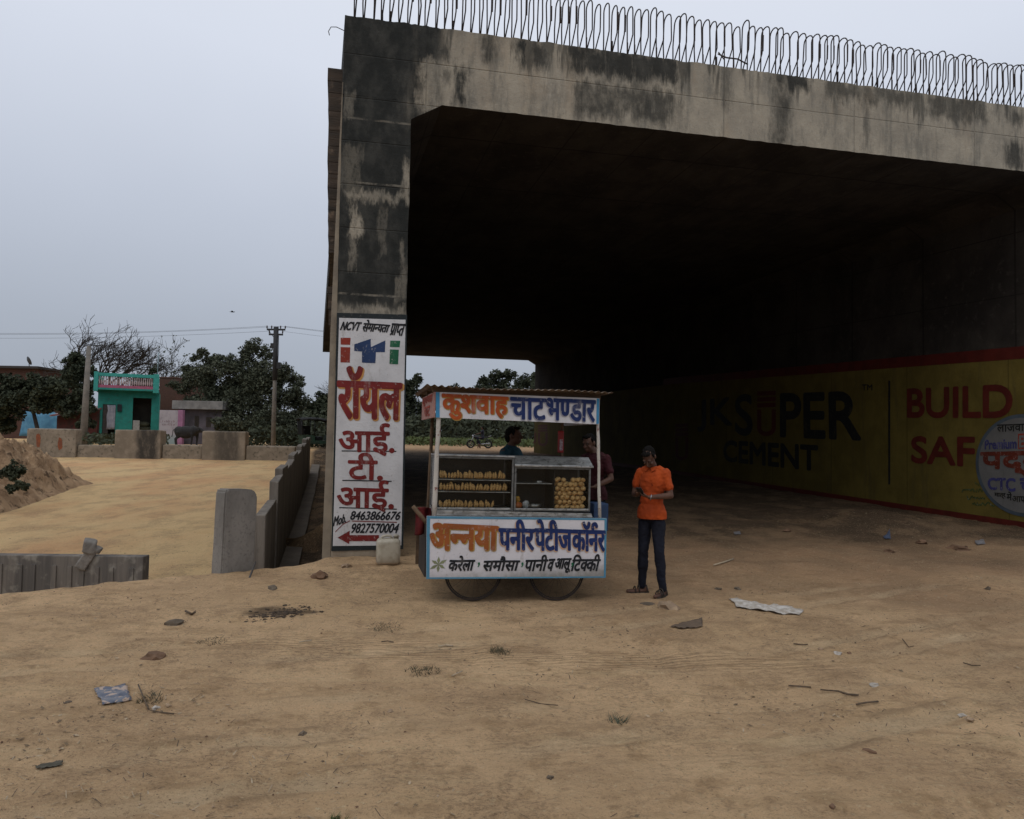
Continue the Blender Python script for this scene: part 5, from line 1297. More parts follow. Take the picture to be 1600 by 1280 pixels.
tree('dark low trees beyond the auto rickshaw', (500, 700), 78, [(485, 640, 22), (505, 632, 24), (530, 640, 30), (470, 650, 20), (500, 665, 26), (545, 640, 30)], 6500, .24, LF1, trunk_r=.12)
bare('small bare tree behind the auto rickshaw', (505, 690), 80, 9.5, .9, 5, r0=.07, seed=31)
G2 = 'trees beyond the far end of the underpass'
tree('pointed dark tree left of the cart roof seen through the underpass', (645, 697), 80, [(652, 596, 12), (640, 612, 20), (662, 615, 10), (640, 640, 28), (662, 640, 18), (625, 610, 24)], 6000, .2, LF1, G2)
tree('rounded dark tree standing right above the cart roof beyond the underpass', (785, 697), 84, [(775, 588, 13), (795, 586, 13), (757, 598, 13), (745, 608, 10), (780, 605, 24), (815, 598, 16), (835, 596, 18), (800, 620, 28), (760, 620, 22), (840, 620, 24)], 9500, .2, LF1, G2)
tree('low round tree in the gap between the two trees beyond the underpass', (712, 697), 88, [(712, 606, 9), (700, 618, 14), (725, 618, 14), (705, 635, 18), (735, 638, 18), (680, 630, 16)], 4500, .2, LF1, G2)
# undergrowth and hedges beyond the road
def mass(name, label, x0, x1, Y, z0, z1, n, size, mat, dy=4, kind='stuff'):
    mb = MB()
    for i in range(n):
        x = U(x0, x1); y = Y + U(-dy, dy); top = lerp(.55, 1, .5 + .5 * noise.noise(Vector((x * .22, y * .2, 3)))) * (z1 - z0)
        p = Vector((x, y, zg(x, y, False) + z0 + top * rnd() ** .7))
        a = Vector((random.gauss(0, 1), random.gauss(0, 1), random.gauss(0, 1))).normalized(); b = a.orthogonal().normalized(); s_ = size * U(.6, 1.3)
        mb.v += [tuple(p - a * s_), tuple(p + b * s_ * .5), tuple(p + a * s_), tuple(p - b * s_ * .5)]; q = len(mb.v) - 4; mb.f.append((q, q+1, q+2, q+3)); mb.sm.append(False)
    o = mb.build(name, mat, fix=False); return tag(o, label, name.replace('_', ' '), kind=kind)
mass('undergrowth', 'strip of green weeds and scrub along the far side of the road', -20, 12, 66, 0, .9, 5000, .16, LF4, 4)
mass('hedge', 'dark hedge of scrub beyond the road seen through the underpass', -24, 22, 76, 0, 3.6, 14000, .26, LF1, 4)
mass('far_treeline', 'far off line of dark trees along the horizon', -150, 110, 125, 0, 5.0, 30000, .5, LF1, 12)
mass('scrub', 'dark scrub behind the parapet in front of the houses', -26.5, -21.6, 46, 0, .8, 1000, .13, LF1, 3)
mass('scrub', 'dark scrub below the big feathery tree', -16.5, -11, 50, 0, 1.6, 3000, .15, LF1, 2.5)
tree('low dark green shrub growing on the earth heap', (20, 740), 18.6, [(14, 734, 13), (28, 736, 10), (4, 740, 10), (20, 743, 10)], 1500, .045, LF1, None, .012, False, 'shrub', 'shrub', onm=True)
tree('darker flattened shrub lower on the earth heap', (32, 765), 18.2, [(28, 758, 9), (42, 760, 8), (18, 764, 8)], 1200, .042, LF1, None, .012, False, 'shrub', 'shrub', onm=True)
# weeds on the lot
def tuft(px, py, r, n, mat, label, h=.05):
    Y = CAMH * F / (py - (686.7 + ROLL * (px - 800))); p = at(px, py, Y); o_ = MB(); z0 = zg(p.x, p.y)
    for i in range(n):
        a = rnd() * 6.28; d = r * rnd() ** .6; q = Vector((p.x + d * cos(a), p.y + d * sin(a), 0)); q.z = zg(q.x, q.y); t = q + Vector((U(-1, 1) * h, U(-1, 1) * h, U(.25, 1) * h)); w_ = Vector((U(-1, 1), U(-1, 1), 0)).normalized() * .004
        o_.add([q - w_, q + w_, t], [(0, 1, 2)])
    return tag(o_.build('weed_tuft', mat, fix=False), label, 'weeds')
DRYW = leafmat('dry_weeds', (.12, .10, .06), (.07, .062, .036), (.2, .16, .095))
tuft(780, 1015, .10, 130, DRYW, 'grey green dry weed tuft on the dirt below the left cart wheel'); o = tuft(600, 978, .16, 140, DRYW, 'scatter of dry straw stalks on the dirt below the jerry can', .03); o['kind'] = 'stuff'; o.name = 'straw_patch'
tuft(660, 1045, .14, 120, DRYW, 'withered weeds in the dirt beside a pale twig', .04); tuft(965, 1122, .06, 45, LF2, 'small green weed sprig on the bare dirt in the middle foreground', .07)
tuft(525, 1272, .035, 40, LF3, 'green sprig at the very bottom of the picture', .05); tuft(235, 1090, .09, 70, DRYW, 'dry stalks lying beside the blue wrapper', .05); tuft(330, 1000, .13, 90, DRYW, 'faded flattened weeds left of the dark dung patch', .03)
# ------------------------------------------------------------------ houses beyond the parapet
def house_frame(px0, px1, Y, yaw=0):
    a = at(px0, 680, Y); b = at(px1, 680, Y); c = (a + b) / 2; g = zg(c.x, c.y, False)
    M = Matrix.Translation((c.x, c.y, g)) @ Matrix.Rotation(yaw, 4, 'Z'); return M, (b - a).length, Plane(Vector((c.x, c.y, g)), (cos(yaw), sin(yaw), 0), (0, 0, 1))
TEALW = pm('teal_wall_paint', (.030, .26, .215), (.024, .205, .17), 2.5, .8, 0, .004, 20, fine=((.05, .16, .13), 6))
TEAL2 = pm('light_teal_paint', (.055, .34, .285), (.045, .27, .23), 4, .8); PINK = pm('pink_paint', (.42, .12, .19), (.32, .10, .15), 4, .8); BALW = pm('pinkish_white_paint', (.46, .36, .35), None, 5, .8)
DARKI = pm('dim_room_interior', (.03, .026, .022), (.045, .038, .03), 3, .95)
M, W, PL = house_frame(152, 248, 52, radians(24)); G = PL.o
TH = thing('teal_house', 'small teal house with a balustraded roof terrace and two openings', 'house', G, radians(24)); HR = Matrix.Rotation(radians(24), 3, 'Z')
hx = lambda px: PL.px((px, 650))[0]
hz = lambda py, px=200: PL.px((px, py))[1]
xl, xr = hx(152), hx(248); zw = hz(611)
op = [(hx(160), hx(180.5), hz(632, 170)), (hx(207), hx(236), hz(622, 220))]
mb = MB(); th = .25
xs = [xl, op[0][0], op[0][1], op[1][0], op[1][1], xr]
for i in (0, 2, 4): mb.box(xs[i], xs[i+1], 0, th, -.3, zw)
for (a, b, z) in op: mb.box(a, b, 0, th, z, zw)
mb.box(xl, xl + th, th, 5, -.3, zw); mb.box(xr - th, xr, th, 5, -.3, zw); mb.box(xl + th, xr - th, 5 - th, 5, -.3, zw)
mb.build('wall', TEALW, TH)
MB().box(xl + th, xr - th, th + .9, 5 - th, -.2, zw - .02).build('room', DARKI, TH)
f_l, f_r = hx(146), hx(247)
mb = MB(); mb.box(f_l, f_r, -.75, 5, zw, zw + .13); sl_ = mb.build('roof_slab', TEALW, TH)
zp0, zp1 = hz(607), hz(603); zr0, zr1 = hz(590.5), hz(585.5)
MB().box(f_l + .2, f_r - .3, -.72, -.58, zw + .13, zw + .32).build('pink_band', PINK, TH)
MB().bbox(f_l + .2, f_r - .3, -.74, -.56, zr0, zr1, .02).build('top_rail', TEAL2, TH)
for a, b in ((f_l, f_l + .26), (f_r - .36, f_r)): MB().bbox(a, b, -.80, -.5, zw - .12, zr1 + .06, .02).build('corner_pillar', TEAL2, TH)
nb = 25; bm_ = MB().lathe([(.03, 0), (.05, .1), (.055, .2), (.03, .38), (.042, .5), (.03, zr0 - zw - .32)], 8).mesh('baluster'); bm_.materials.append(BALW)
for i in range(nb):
    o = bpy.data.objects.new('baluster', bm_); COL.objects.link(o); o.parent = TH; o.location = (lerp(f_l + .32, f_r - .44, i / (nb - 1)), -.65, zw + .32)
for x in (f_l + .05, f_r - .15): MB().box(x, x + .1, -.5, 4.9, zr0, zr1).build('side_rail', TEAL2, TH)
MB().bbox(op[0][0] + .02, op[0][0] + .35, .05, .10, 0, op[0][2], .01).build('door', pm('dark_plank_door', (.05, .042, .04), (.07, .06, .055), 6, .8), TH)
mb = MB(); vs = []; fs = []
x0, x1, z1, z0 = hx(167), hx(180), hz(633, 174), hz(671, 172)
for i in range(13):
    for j in range(9):
        u, v = i / 12, j / 8; vs.append((lerp(x0 + .18 * (1 - v), x1, u) if v > .7 else lerp(x0 + .02 * sin(v * 9), x1, u), -.03 + .03 * sin(u * 14 + v * 2), lerp(z0, z1, v)))
fs = [(i*9 + j, (i+1)*9 + j, (i+1)*9 + j + 1, i*9 + j + 1) for i in range(12) for j in range(8)]
mb.add(vs, fs, True); o = mb.build('curtain', pm('white_curtain_cloth', (.36, .36, .40), (.28, .28, .32), 5, .9)); o.location = G; o.rotation_euler.z = radians(24); o.modifiers.new('t', 'SOLIDIFY').thickness = .01
tag(o, 'white curtain hanging in the doorway of the teal house', 'curtain')
MB().bbox(hx(183), hx(190), -.12, -.001, hz(643, 186), hz(632, 186), .02).build('meter_box', pm('black_box', (.02, .024, .03), None, 5, .6), TH)
SACK = pm('grey_green_sacks', (.085, .082, .05), (.055, .053, .034), 4, .9); q = 0
for z in range(3):
    for xx in range(2):
        mb = MB(); mb.ell((0, 0, 0), (.42, .35, .19), None, 14, 9); mb.v = [tuple(Vector(p) + Vector(p).normalized() * .03 * noise.noise(Vector(p) * 6 + Vector((q, 0, 0)))) for p in mb.v]
        o = mb.build('sack', SACK, loc=G + HR @ Vector((lerp(op[1][0] + .45, op[1][1] - .42, xx) + .1 * (z % 2), .75, .17 + .31 * z + .5))); q += 1
        tag(o, 'full grey green sack stacked in the wide opening of the teal house', 'sack', 'sacks stacked in the teal house')
o = MB().bbox(hx(208), hx(218.5), .02, .4, .0, hz(657, 213), .02).build('carton', pm('pale_carton', (.38, .36, .33), None, 6, .8)); o.location = G; o.rotation_euler.z = radians(24); tag(o, 'pale upright carton at the left of the wide opening of the teal house', 'box')
o = MB().bbox(op[1][0] + .02, op[1][1] - .02, .42, 1.1, .0, .49, .02).build('wooden_platform', pm('dim_timber', (.06, .045, .03), None, 4, .9)); o.location = G; o.rotation_euler.z = radians(24); tag(o, 'low wooden platform under the sacks inside the teal house', 'platform')
mb = MB(); mb.tube([(hx(244), -.6, zr1), (hx(244.5), -.6, hz(552, 244))], .03, 8); mb.build('vent_pipe', pm('pale_blue_pipe', (.25, .34, .37), None, 4, .7), TH)
# brick house behind
BRKH = MT('old_brick', .9, 0, .2); x = BRKH.tc; bt = N(BRKH.t, 'ShaderNodeTexBrick'); bt.inputs['Scale'].default_value = 4; bt.inputs['Color1'].default_value = (.10, .045, .032, 1); bt.inputs['Color2'].default_value = (.075, .036, .028, 1); bt.inputs['Mortar'].default_value = (.10, .08, .065, 1)
mp = N(BRKH.t, 'ShaderNodeMapping'); mp.inputs['Rotation'].default_value = (pi / 2, 0, 0); BRKH.L(x.outputs['Object'], mp.inputs[0]); BRKH.L(mp.outputs[0], bt.inputs['Vector']); BRKH.color(bt.outputs['Color']); BRKH = BRKH.m
def simple_house(name, label, px0, px1, ytop, Y, depth, mat, roofmat, over=.12, rooft=.15, win=(), group=None, cat='house'):
    M, W, PL_ = house_frame(px0, px1, Y); o = thing(name, label, cat, PL_.o, 0, group); z = PL_.px(((px0 + px1) / 2, ytop))[1]
    mb = MB(); mb.box(-W/2, W/2, 0, depth, -.3, z - rooft); w_ = mb.build('wall', mat, o)
    MB().bbox(-W/2 - over, W/2 + over, -over * 2, depth + over, z - rooft + .001, z, .02).build('roof', roofmat, o)
    for (a, b, c, d) in win:
        xa, za = PL_.px((a, d)); xb, zb = PL_.px((b, c)); f_ = MB().bbox(xa, xb, -.04, -.001, za, zb, .01).build('window', pm('dark_window_frame', (.05, .04, .03), None, 5, .8), o)
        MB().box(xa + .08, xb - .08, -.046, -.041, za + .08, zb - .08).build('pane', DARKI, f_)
    return o, PL_
GREYR = pm('grey_roof_slab', (.24, .23, .215), (.16, .155, .145), 2, .9)
simple_house('brick_house', 'unplastered brown brick house right behind the teal house', 246.5, 273, 589, 58.5, 6, BRKH, BRKH, .02, .1)
simple_house('white_shed', 'low shed with a wide pale concrete roof edge under the big tree', 278, 345, 627, 51.3, 1.2, pm('mauve_wall', (.13, .115, .13), (.07, .064, .07), 1.2, .9), GREYR, .25, .56, ((304, 311, 650, 668), (322, 330, 652, 667)))
o, PLB = simple_house('dark_house', 'dark brick house with a flat overhanging roof at the left edge', -60, 56, 572, 63, 6, BRKH, pm('dark_roof', (.05, .045, .042), None, 4, .9), .25, .2)
mb = MB(); dq = at(45, 564, 62.5)
mb.lathe([(.01, -.08), (.2, -.05), (.36, .03), (.37, .04), (.2, -.03), (.005, -.06)], 18, Matrix.Rotation(radians(-60), 4, 'X') @ Matrix.Rotation(radians(35), 4, 'Y')); o2 = mb.build('satellite_dish', pm('grey_dish', (.06, .065, .07), None, 4, .5), o); o2.location = dq - PLB.o
MB().tube([dq - PLB.o, dq - PLB.o + Vector((0, .1, -.5))], .03, 6).build('dish_stand', pm('grey_dish', (.06, .065, .07)), o)
# painted boundary wall, pink gate post
M, W, PW = house_frame(248, 279, 50.5); mb = MB(); z = PW.px((262, 641))[1]
BWM = MT('whitewashed_wall', .85, 0, .2); x = BWM.xyz(); col = BWM.mix(BWM.band(BWM.noise(2.5, 5, .65), .45, .7), (.40, .36, .37), (.28, .25, .26)); col = BWM.mix(BWM.band(BWM.math('ADD', x[2], BWM.math('MULTIPLY', BWM.noise(3, 4, .6), .5)), 1.1, .4, 0, .8), col, (.24, .33, .33)); BWM.color(col); BWM = BWM.m
o = MB().bbox(-W/2, W/2, 0, .22, -.3, z, .02).build('boundary_wall', BWM); o.location = PW.o; tag(o, 'whitewashed boundary wall with faded writing behind the buffalo', 'wall')
mb = MB()
for yy in (660, 665):
    xx = -W/2 + .2
    while xx < W/2 - .25:
        h_ = U(.09, .16); zz = PW.px((262, yy))[1]; mb.add([(xx, -.004, zz), (xx + .04, -.004, zz + U(-.02, .02)), (xx + .06, -.004, zz + h_), (xx + .02, -.004, zz + h_)], [(0, 1, 2, 3)]); xx += U(.07, .13)
mb.build('faded_writing', pm('faded_red_writing', (.25, .17, .18), None, 5, .9), o, fix=False)
q0 = at(282, 690, 50.3); g = zg(q0.x, q0.y, False); o = MB().bbox(-.16, .16, -.16, .16, -.3, at(282, 641, 50.3).z - g, .02).build('gate_post', pm('bright_pink_paint', (.36, .17, .27), (.28, .13, .21), 3, .8)); o.location = (q0.x, q0.y, g); tag(o, 'pink painted gate post at the right end of the whitewashed wall', 'gate post')
# blue tarpaulin under the tree
q0 = at(30, 672, 51.5); q1 = at(92, 645, 51.5); mb = MB(); vs = []; fs = []
for i in range(17):
    for j in range(7):
        u, v = i / 16, j / 6; vs.append((lerp(q0.x, q1.x, u), 51.5 + .12 * sin(u * 17 + v * 2) + .3 * v, lerp(q0.z - .4, q1.z, v) + .1 * sin(u * 11) * v))
fs = [(i*7 + j, (i+1)*7 + j, (i+1)*7 + j + 1, i*7 + j + 1) for i in range(16) for j in range(6)]; mb.add(vs, fs, True)
o = mb.build('blue_tarpaulin', pm('blue_tarpaulin_sheet', (.10, .27, .40), (.07, .20, .32), 3, .6)); o.modifiers.new('t', 'SOLIDIFY').thickness = .02; tag(o, 'bright blue tarpaulin hung under the bushy tree at the left', 'tarpaulin')
# red walled hut with a patched sloping roof
M, W, PH = house_frame(88, 151, 51); HUT = thing('red_hut', 'low brick red hut with a patched pale roof left of the teal house', 'hut', PH.o, 0)
zl_ = PH.px((90, 650))[1]; zr_2 = PH.px((150, 641))[1]
mb = MB(); mb.add([(-W/2, 0, -.3), (W/2, 0, -.3), (W/2, 0, zr_2), (-W/2, 0, zl_), (-W/2, 3, -.3), (W/2, 3, -.3), (W/2, 3, zr_2 + .5), (-W/2, 3, zl_ + .5)], [(0, 1, 2, 3), (7, 6, 5, 4), (0, 4, 5, 1), (1, 5, 6, 2), (2, 6, 7, 3), (3, 7, 4, 0)])
mb.build('wall', pm('brick_red_wall', (.11, .03, .026), (.06, .03, .024), 1.5, .9, fine=((.03, .026, .02), 2)), HUT)
mb = MB(); mb.add([(-W/2 - .2, -.5, zl_ - .06), (W/2 + .1, -.5, zr_2 - .06), (W/2 + .1, 3.1, zr_2 + .56), (-W/2 - .2, 3.1, zl_ + .56), (-W/2 - .2, -.5, zl_ + .04), (W/2 + .1, -.5, zr_2 + .04), (W/2 + .1, 3.1, zr_2 + .66), (-W/2 - .2, 3.1, zl_ + .66)], [(3, 2, 1, 0), (4, 5, 6, 7), (0, 1, 5, 4), (1, 2, 6, 5), (2, 3, 7, 6), (3, 0, 4, 7)])
mb.build('patched_roof', pm('patched_roof_sheets', (.34, .27, .27), (.20, .07, .07), 1.6, .8, fine=((.42, .38, .37), 3)), HUT)
# ------------------------------------------------------------------ poles and wires
PC = pm('grey_concrete_pole', (.20, .18, .155), (.14, .13, .115), 3, .9); IRON = pm('dark_line_iron', (.03, .03, .032), None, 5, .7)
def pole(label, p_top, p_bot, Y, r0, r1):
    a = at(*p_bot, Y); b = at(*p_top, Y); g = zg(a.x, a.y, False); o = thing('utility_pole', label, 'utility pole', (a.x, a.y, g))
    mb = MB(); b2 = b - Vector((a.x, a.y, g)); mb.tube([(0, 0, -.3), b2 * .5, b2], [r0, (r0 + r1) / 2, r1], 10); mb.build('shaft', PC, o); return o, b2
pole('plain leaning concrete utility pole left of the teal house', (139, 541), (130, 690), 44, .22, .12)
UPOL, top = pole('utility pole with iron crossarms and insulators in front of the big tree', (431.5, 512), (427, 690), 46, .15, .085)
pole('short plain pole standing between the red hut and the teal house', (131, 648), (130, 690), 46, .05, .04)
kx = 46 / F; INSM = pm('brown_insulator', (.05, .035, .03), None, 4, .4)
mb = MB()
for dz, hw in ((-.12, .55), (-.42, .42)): mb.bbox(top.x - hw, top.x + hw, -.06, .06, top.z + dz - .05, top.z + dz + .05, .01)
mb.tube([(top.x - .5, 0, top.z - .12), (top.x, 0, top.z - .75)], .02, 6); mb.build('crossarm', IRON, UPOL)
wires_at = []
for dx, dz in ((-.55, -.12), (-.27, -.12), (.27, -.12), (.55, -.12), (-.4, -.42), (.4, -.42)):
    c = Vector((top.x + dx, 0, top.z + dz + .06)); MB().lathe([(.02, 0), (.05, .05), (.035, .09), (.05, .13), (.02, .18)], 8, Matrix.Translation(c)).build('insulator', INSM, UPOL); wires_at.append(c)
mb = MB(); mb.bbox(top.x + .1, top.x + .32, -.1, .1, top.z - 2.5, top.z - 2.1, .02); mb.bbox(top.x - .3, top.x - .1, -.08, .08, top.z - 1.25, top.z - .95, .02); mb.tube([(top.x + .2, -.1, top.z - .5), (top.x + .22, -.1, top.z - 1.4), (top.x + .2, -.1, top.z - 2.1)], .015, 5); mb.build('switch_box', IRON, UPOL)
MB().tube([lerp(Vector((0, 0, 0)), top, .56), top + Vector((0, 0, .05))], .15, 10).build('iron_sleeve', IRON, UPOL)
U0 = UPOL.location
def wire(a, b, sag, label):
    mb = MB(); mb.tube([lerp(a, b, i / 14) - Vector((0, 0, sag * 4 * (i / 14) * (1 - i / 14))) for i in range(15)], .008, 4); o = mb.build('power_line', IRON); tag(o, label, 'wire', 'overhead wires')
ends = ((519, -3.4), (522, 0), (527, 2))
for i, (yy, dy) in enumerate(ends):
    a = U0 + wires_at[(0, 2, 4)[i]] + Vector((0, 0, .14)); wire(at(-260, yy - 5, 47 + dy), a, .35, ('topmost', 'middle', 'lowest')[i] + ' overhead wire running left from the crossarm pole')
    b = at(960, yy + 18 + i * 4, 66 + i * 2); wire(U0 + wires_at[(3, 2, 5)[i]] + Vector((0, 0, .14)), b, .5, ('topmost', 'middle', 'lowest')[i] + ' overhead wire running right behind the underpass from the crossarm pole')
# bird
c = at(363, 487.5, 40); BR = thing('bird', 'tiny dark bird gliding in the sky above the big tree', 'bird', c, .3); mb = MB()
mb.ell((0, 0, 0), (.17, .05, .045)); mb.cone((.13, 0, .01), .035, (.2, 0, .015), .02, 8); mb.add([(-.12, -.03, 0), (-.12, .03, 0), (-.27, .05, 0), (-.27, -.05, 0)], [(0, 1, 2, 3)]); mb.build('body', HAIR, BR)
for s_ in (-1, 1): m2 = MB(); m2.add([(.07, s_*.03, .02), (-.07, s_*.03, .02), (-.08, s_*.22, .06), (.04, s_*.25, .065), (-.10, s_*.46, .03)], [(0, 1, 2, 3), (3, 2, 4)]); m2.build('wing', HAIR, BR)
BR.scale = (.62,) * 3

# ------------------------------------------------------------------ buffalo
c = at(291, 692, 47); BUF = thing('buffalo', 'black buffalo walking right behind the low parapet wall', 'buffalo', (c.x, c.y, zg(c.x, c.y, False)), 0)
mb = MB(); E_ = mb.ell
E_((0, 0, .84), (.66, .30, .37)); E_((-.48, 0, .90), (.28, .25, .28)); E_((.42, 0, .90), (.30, .24, .32)); E_((-.05, 0, .68), (.48, .27, .25))
mb.cone((.60, 0, .95), .20, (.88, 0, .94), .13); mb.cone((.88, 0, .96), .125, (1.12, 0, .80), .075); E_((1.13, 0, .785), (.075, .075, .065))
for s_ in (-1, 1):
    y = .15 * s_; f_ = .10 * s_
    mb.cone((.48 + f_, y, .72), .115, (.50 + f_, y, .40), .062); mb.cone((.50 + f_, y, .40), .06, (.47 + f_, y, .08), .045); mb.cone((.47 + f_, y, .07), .052, (.49 + f_, y, .03), .058)
    mb.cone((-.55 - f_, y, .78), .15, (-.50 - f_, y, .54), .085); mb.cone((-.50 - f_, y, .54), .075, (-.66 - f_, y, .40), .055); mb.cone((-.66 - f_, y, .40), .052, (-.62 - f_, y, .08), .042); mb.cone((-.62 - f_, y, .07), .05, (-.60 - f_, y, .03), .056)
    mb.cone((.86, .10 * s_, 1.0), .045, (.82, .26 * s_, .98), .02)
HIDE = pm('black_buffalo_hide', (.012, .011, .011), (.022, .020, .019), 3, .7)
mb.remesh('body', HIDE, .025, BUF, 2)
mb = MB(); mb.tube([(-.72, 0, 1.0), (-.83, 0, .92), (-.86, 0, .70), (-.90, 0, .52)], [.03, .022, .016, .03], 7); mb.build('tail', HIDE, BUF)
for s_ in (-1, 1): MB().tube([(.86, .09 * s_, 1.05), (.80, .22 * s_, 1.09), (.66, .27 * s_, 1.12), (.55, .22 * s_, 1.17)], [.036, .03, .022, .008], 8).build('horn', pm('grey_horn', (.04, .036, .032), None, 8, .5), BUF)

# ------------------------------------------------------------------ motorcycle with rider
c = at(749, 699, 56); g = zg(c.x, c.y, False); MC = thing('motorcycle', 'dark motorcycle ridden leftwards on the road beyond the underpass', 'motorcycle', (c.x, c.y, g), pi)
BLK = pm('black_enamel', (.012, .012, .014), None, 5, .35); CHR = pm('worn_chrome', (.35, .35, .36), None, 5, .25, .9); TYR = pm('tyre_rubber', (.014, .014, .014), None, 5, .9)
for x in (-.64, .64):
    w_ = MB().torus((x, 0, .30), (0, 1, 0), .255, .048, 32, 8).build('wheel', TYR, MC); MB().torus((x, 0, .30), (0, 1, 0), .205, .014, 32, 6).build('rim', CHR, w_)
    m2 = MB()
    for i in range(14): m2.tube([(x, 0, .30), (x + .2 * cos(i * pi / 7), 0, .30 + .2 * sin(i * pi / 7))], .006, 4)
    m2.tube([(x, -.08, .30), (x, .08, .30)], .05, 10); m2.build('spokes', CHR, w_)
mb = MB(); mb.tube([(.45, 0, .86), (-.1, 0, .70), (-.62, 0, .66)], .03, 6); mb.tube([(.42, 0, .80), (.15, 0, .38), (-.25, 0, .34), (-.3, 0, .68)], .026, 6)
for s_ in (-.09, .09): mb.tube([(-.25, s_, .36), (-.64, s_, .30)], .022, 6); mb.tube([(-.64, s_, .32), (-.5, s_, .66)], .024, 6)
mb.bbox(-.08, .22, -.13, .13, .30, .56, .04); mb.build('frame', BLK, MC)
mb = MB()
for s_ in (-.08, .08): mb.tube([(.66, s_, .30), (.43, s_, .92)], .024, 8)
mb.build('fork', CHR, MC)
mb = MB(); mb.cone((.30, 0, .80), .13, (.02, 0, .77), .12); mb.remesh('fuel_tank', BLK, .02, MC, 1)
MB().bbox(-.62, .02, -.11, .11, .74, .83, .035).build('seat', BLK, MC); MB().tube([(.43, 0, .92), (.40, .2, 1.0), (.32, .36, 1.0)], .014, 6).tube([(.43, 0, .92), (.40, -.2, 1.0), (.32, -.36, 1.0)], .014, 6).build('handlebar', CHR, MC)
MB().lathe([(.03, -.08), (.09, -.02), (.095, .03), (.01, .035)], 14, Matrix.Translation((.50, 0, .88)) @ Matrix.Rotation(pi/2, 4, 'Y')).build('headlight', CHR, MC)
MB().tube([(.1, .14, .32), (-.3, .15, .30), (-.78, .16, .38)], [.025, .04, .045], 10).build('exhaust', CHR, MC)
m2 = MB(); m2.torus((.64, 0, .30), (0, 1, 0), .31, .012, 24, 4); MB().bbox(.40, .88, -.06, .06, .60, .63, .012).build('mudguard', CHR, MC); MB().bbox(-.92, -.55, -.07, .07, .62, .66, .015).build('mudguard', BLK, MC)
MB().tube([(-.6, -.1, .83), (-.85, -.1, .93), (-.85, .1, .93), (-.6, .1, .83)], .018, 6).build('grab_rail', CHR, MC)
person('rider in dark clothes sitting on the motorcycle beyond the underpass', (c.x + .22, c.y, g - .10), -pi / 2,
   std(knee=[V_(-.18, -.42, .86), V_(.18, -.42, .86)], ankle=[V_(-.17, -.20, .46), V_(.17, -.20, .46)], toe=[V_(-.17, -.36, .40), V_(.17, -.36, .40)], elbow=[V_(-.26, -.20, 1.22), V_(.26, -.20, 1.22)], wrist=[V_(-.30, -.47, 1.14), V_(.30, -.47, 1.14)], hdir=[V_(0, -1, -.1)] * 2, hnrm=[V_(0, 0, -1)] * 2, head=V_(0, -.03, 1.60), curl=1.0),
   pm('dark_blue_shirt', (.02, .022, .035), None, 5, .9), NAV, .014, .98, False)

# ------------------------------------------------------------------ auto rickshaw
c = at(490, 697, 46); g = zg(c.x, c.y, False); AR = thing('auto_rickshaw', 'dark three wheeled auto rickshaw with a black canopy half hidden behind the pillar', 'auto rickshaw', (c.x, c.y, g), radians(28))
GRN = pm('dull_green_metal', (.02, .055, .035), (.03, .04, .03), 5, .5)
mb = MB(); prof = [(-.75, .28), (.95, .28), (1.12, .55), (1.05, .80), (.78, .82), (.70, .50), (-.05, .46), (-.10, .75), (-.80, .80)]
mb.prism(prof, -.58, .58); mb.build('body', GRN, AR); MB().bbox(-.84, -.80, -.57, .57, .8, 1.62, .01).build('rear_curtain', BLK, AR); MB().bbox(-.8, -.12, .56, .575, .8, 1.35, .005).build('side_curtain', BLK, AR)
mb = MB(); vs = []; fs = []
for i in range(13):
    u = i / 12; x = lerp(-.95, 1.05, u); zc_ = 1.66 + .10 * sin(pi * u) - .10 * u
    for j in range(9): a = pi * j / 8; vs.append((x, -.66 * cos(a), zc_ + .13 * sin(a) + .02 * sin(x * 12 + j)))
fs = [(i*9 + j, (i+1)*9 + j, (i+1)*9 + j + 1, i*9 + j + 1) for i in range(12) for j in range(8)]; mb.add(vs, fs, True); o = mb.build('canopy', pm('black_canopy_cloth', (.018, .018, .018), (.035, .035, .036), 8, .95, spec=.1), AR); o.modifiers.new('t', 'SOLIDIFY').thickness = .05
mb = MB()
for y in (-.56, .56): mb.tube([(1.0, y, .8), (.78, y, 1.62)], .025, 6); mb.tube([(-.1, y, .75), (-.1, y, 1.66)], .022, 6); mb.tube([(-.8, y, .8), (-.88, y, 1.64)], .025, 6)
mb.build('canopy_posts', BLK, AR)
MB().bbox(-.70, -.2, -.5, .5, .55, .68, .03).bbox(-.78, -.66, -.5, .5, .6, 1.15, .03).build('passenger_seat', BLK, AR); MB().bbox(.1, .45, -.3, .3, .46, .70, .03).build('driver_seat', BLK, AR)
MB().box(.90, .905, -.5, .5, .85, 1.5, Matrix.Rotation(radians(0), 4, 'Y')).build('windscreen', GLASS, AR)
for (x, y) in ((.95, 0), (-.55, -.5), (-.55, .5)):
    w_ = MB().torus((x, y, .21), (0, 1, 0), .155, .055, 24, 8).build('wheel', TYR, AR); MB().tube([(x, y - .03, .21), (x, y + .03, .21)], .11, 14).build('rim', GRN, w_)
for s_ in (-.35, .35): MB().lathe([(.02, -.03), (.07, 0), (.07, .02), (.01, .03)], 12, Matrix.Translation((1.12, s_, .66)) @ Matrix.Rotation(pi/2, 4, 'Y')).build('headlight', CHR, AR)
tree('dark shrubby growth in front of the low shed', (335, 694), 49.5, [(344, 662, 12), (354, 672, 16), (366, 662, 16)], 3200, .10, LF2, None, .05, False, 'bush', 'bush')
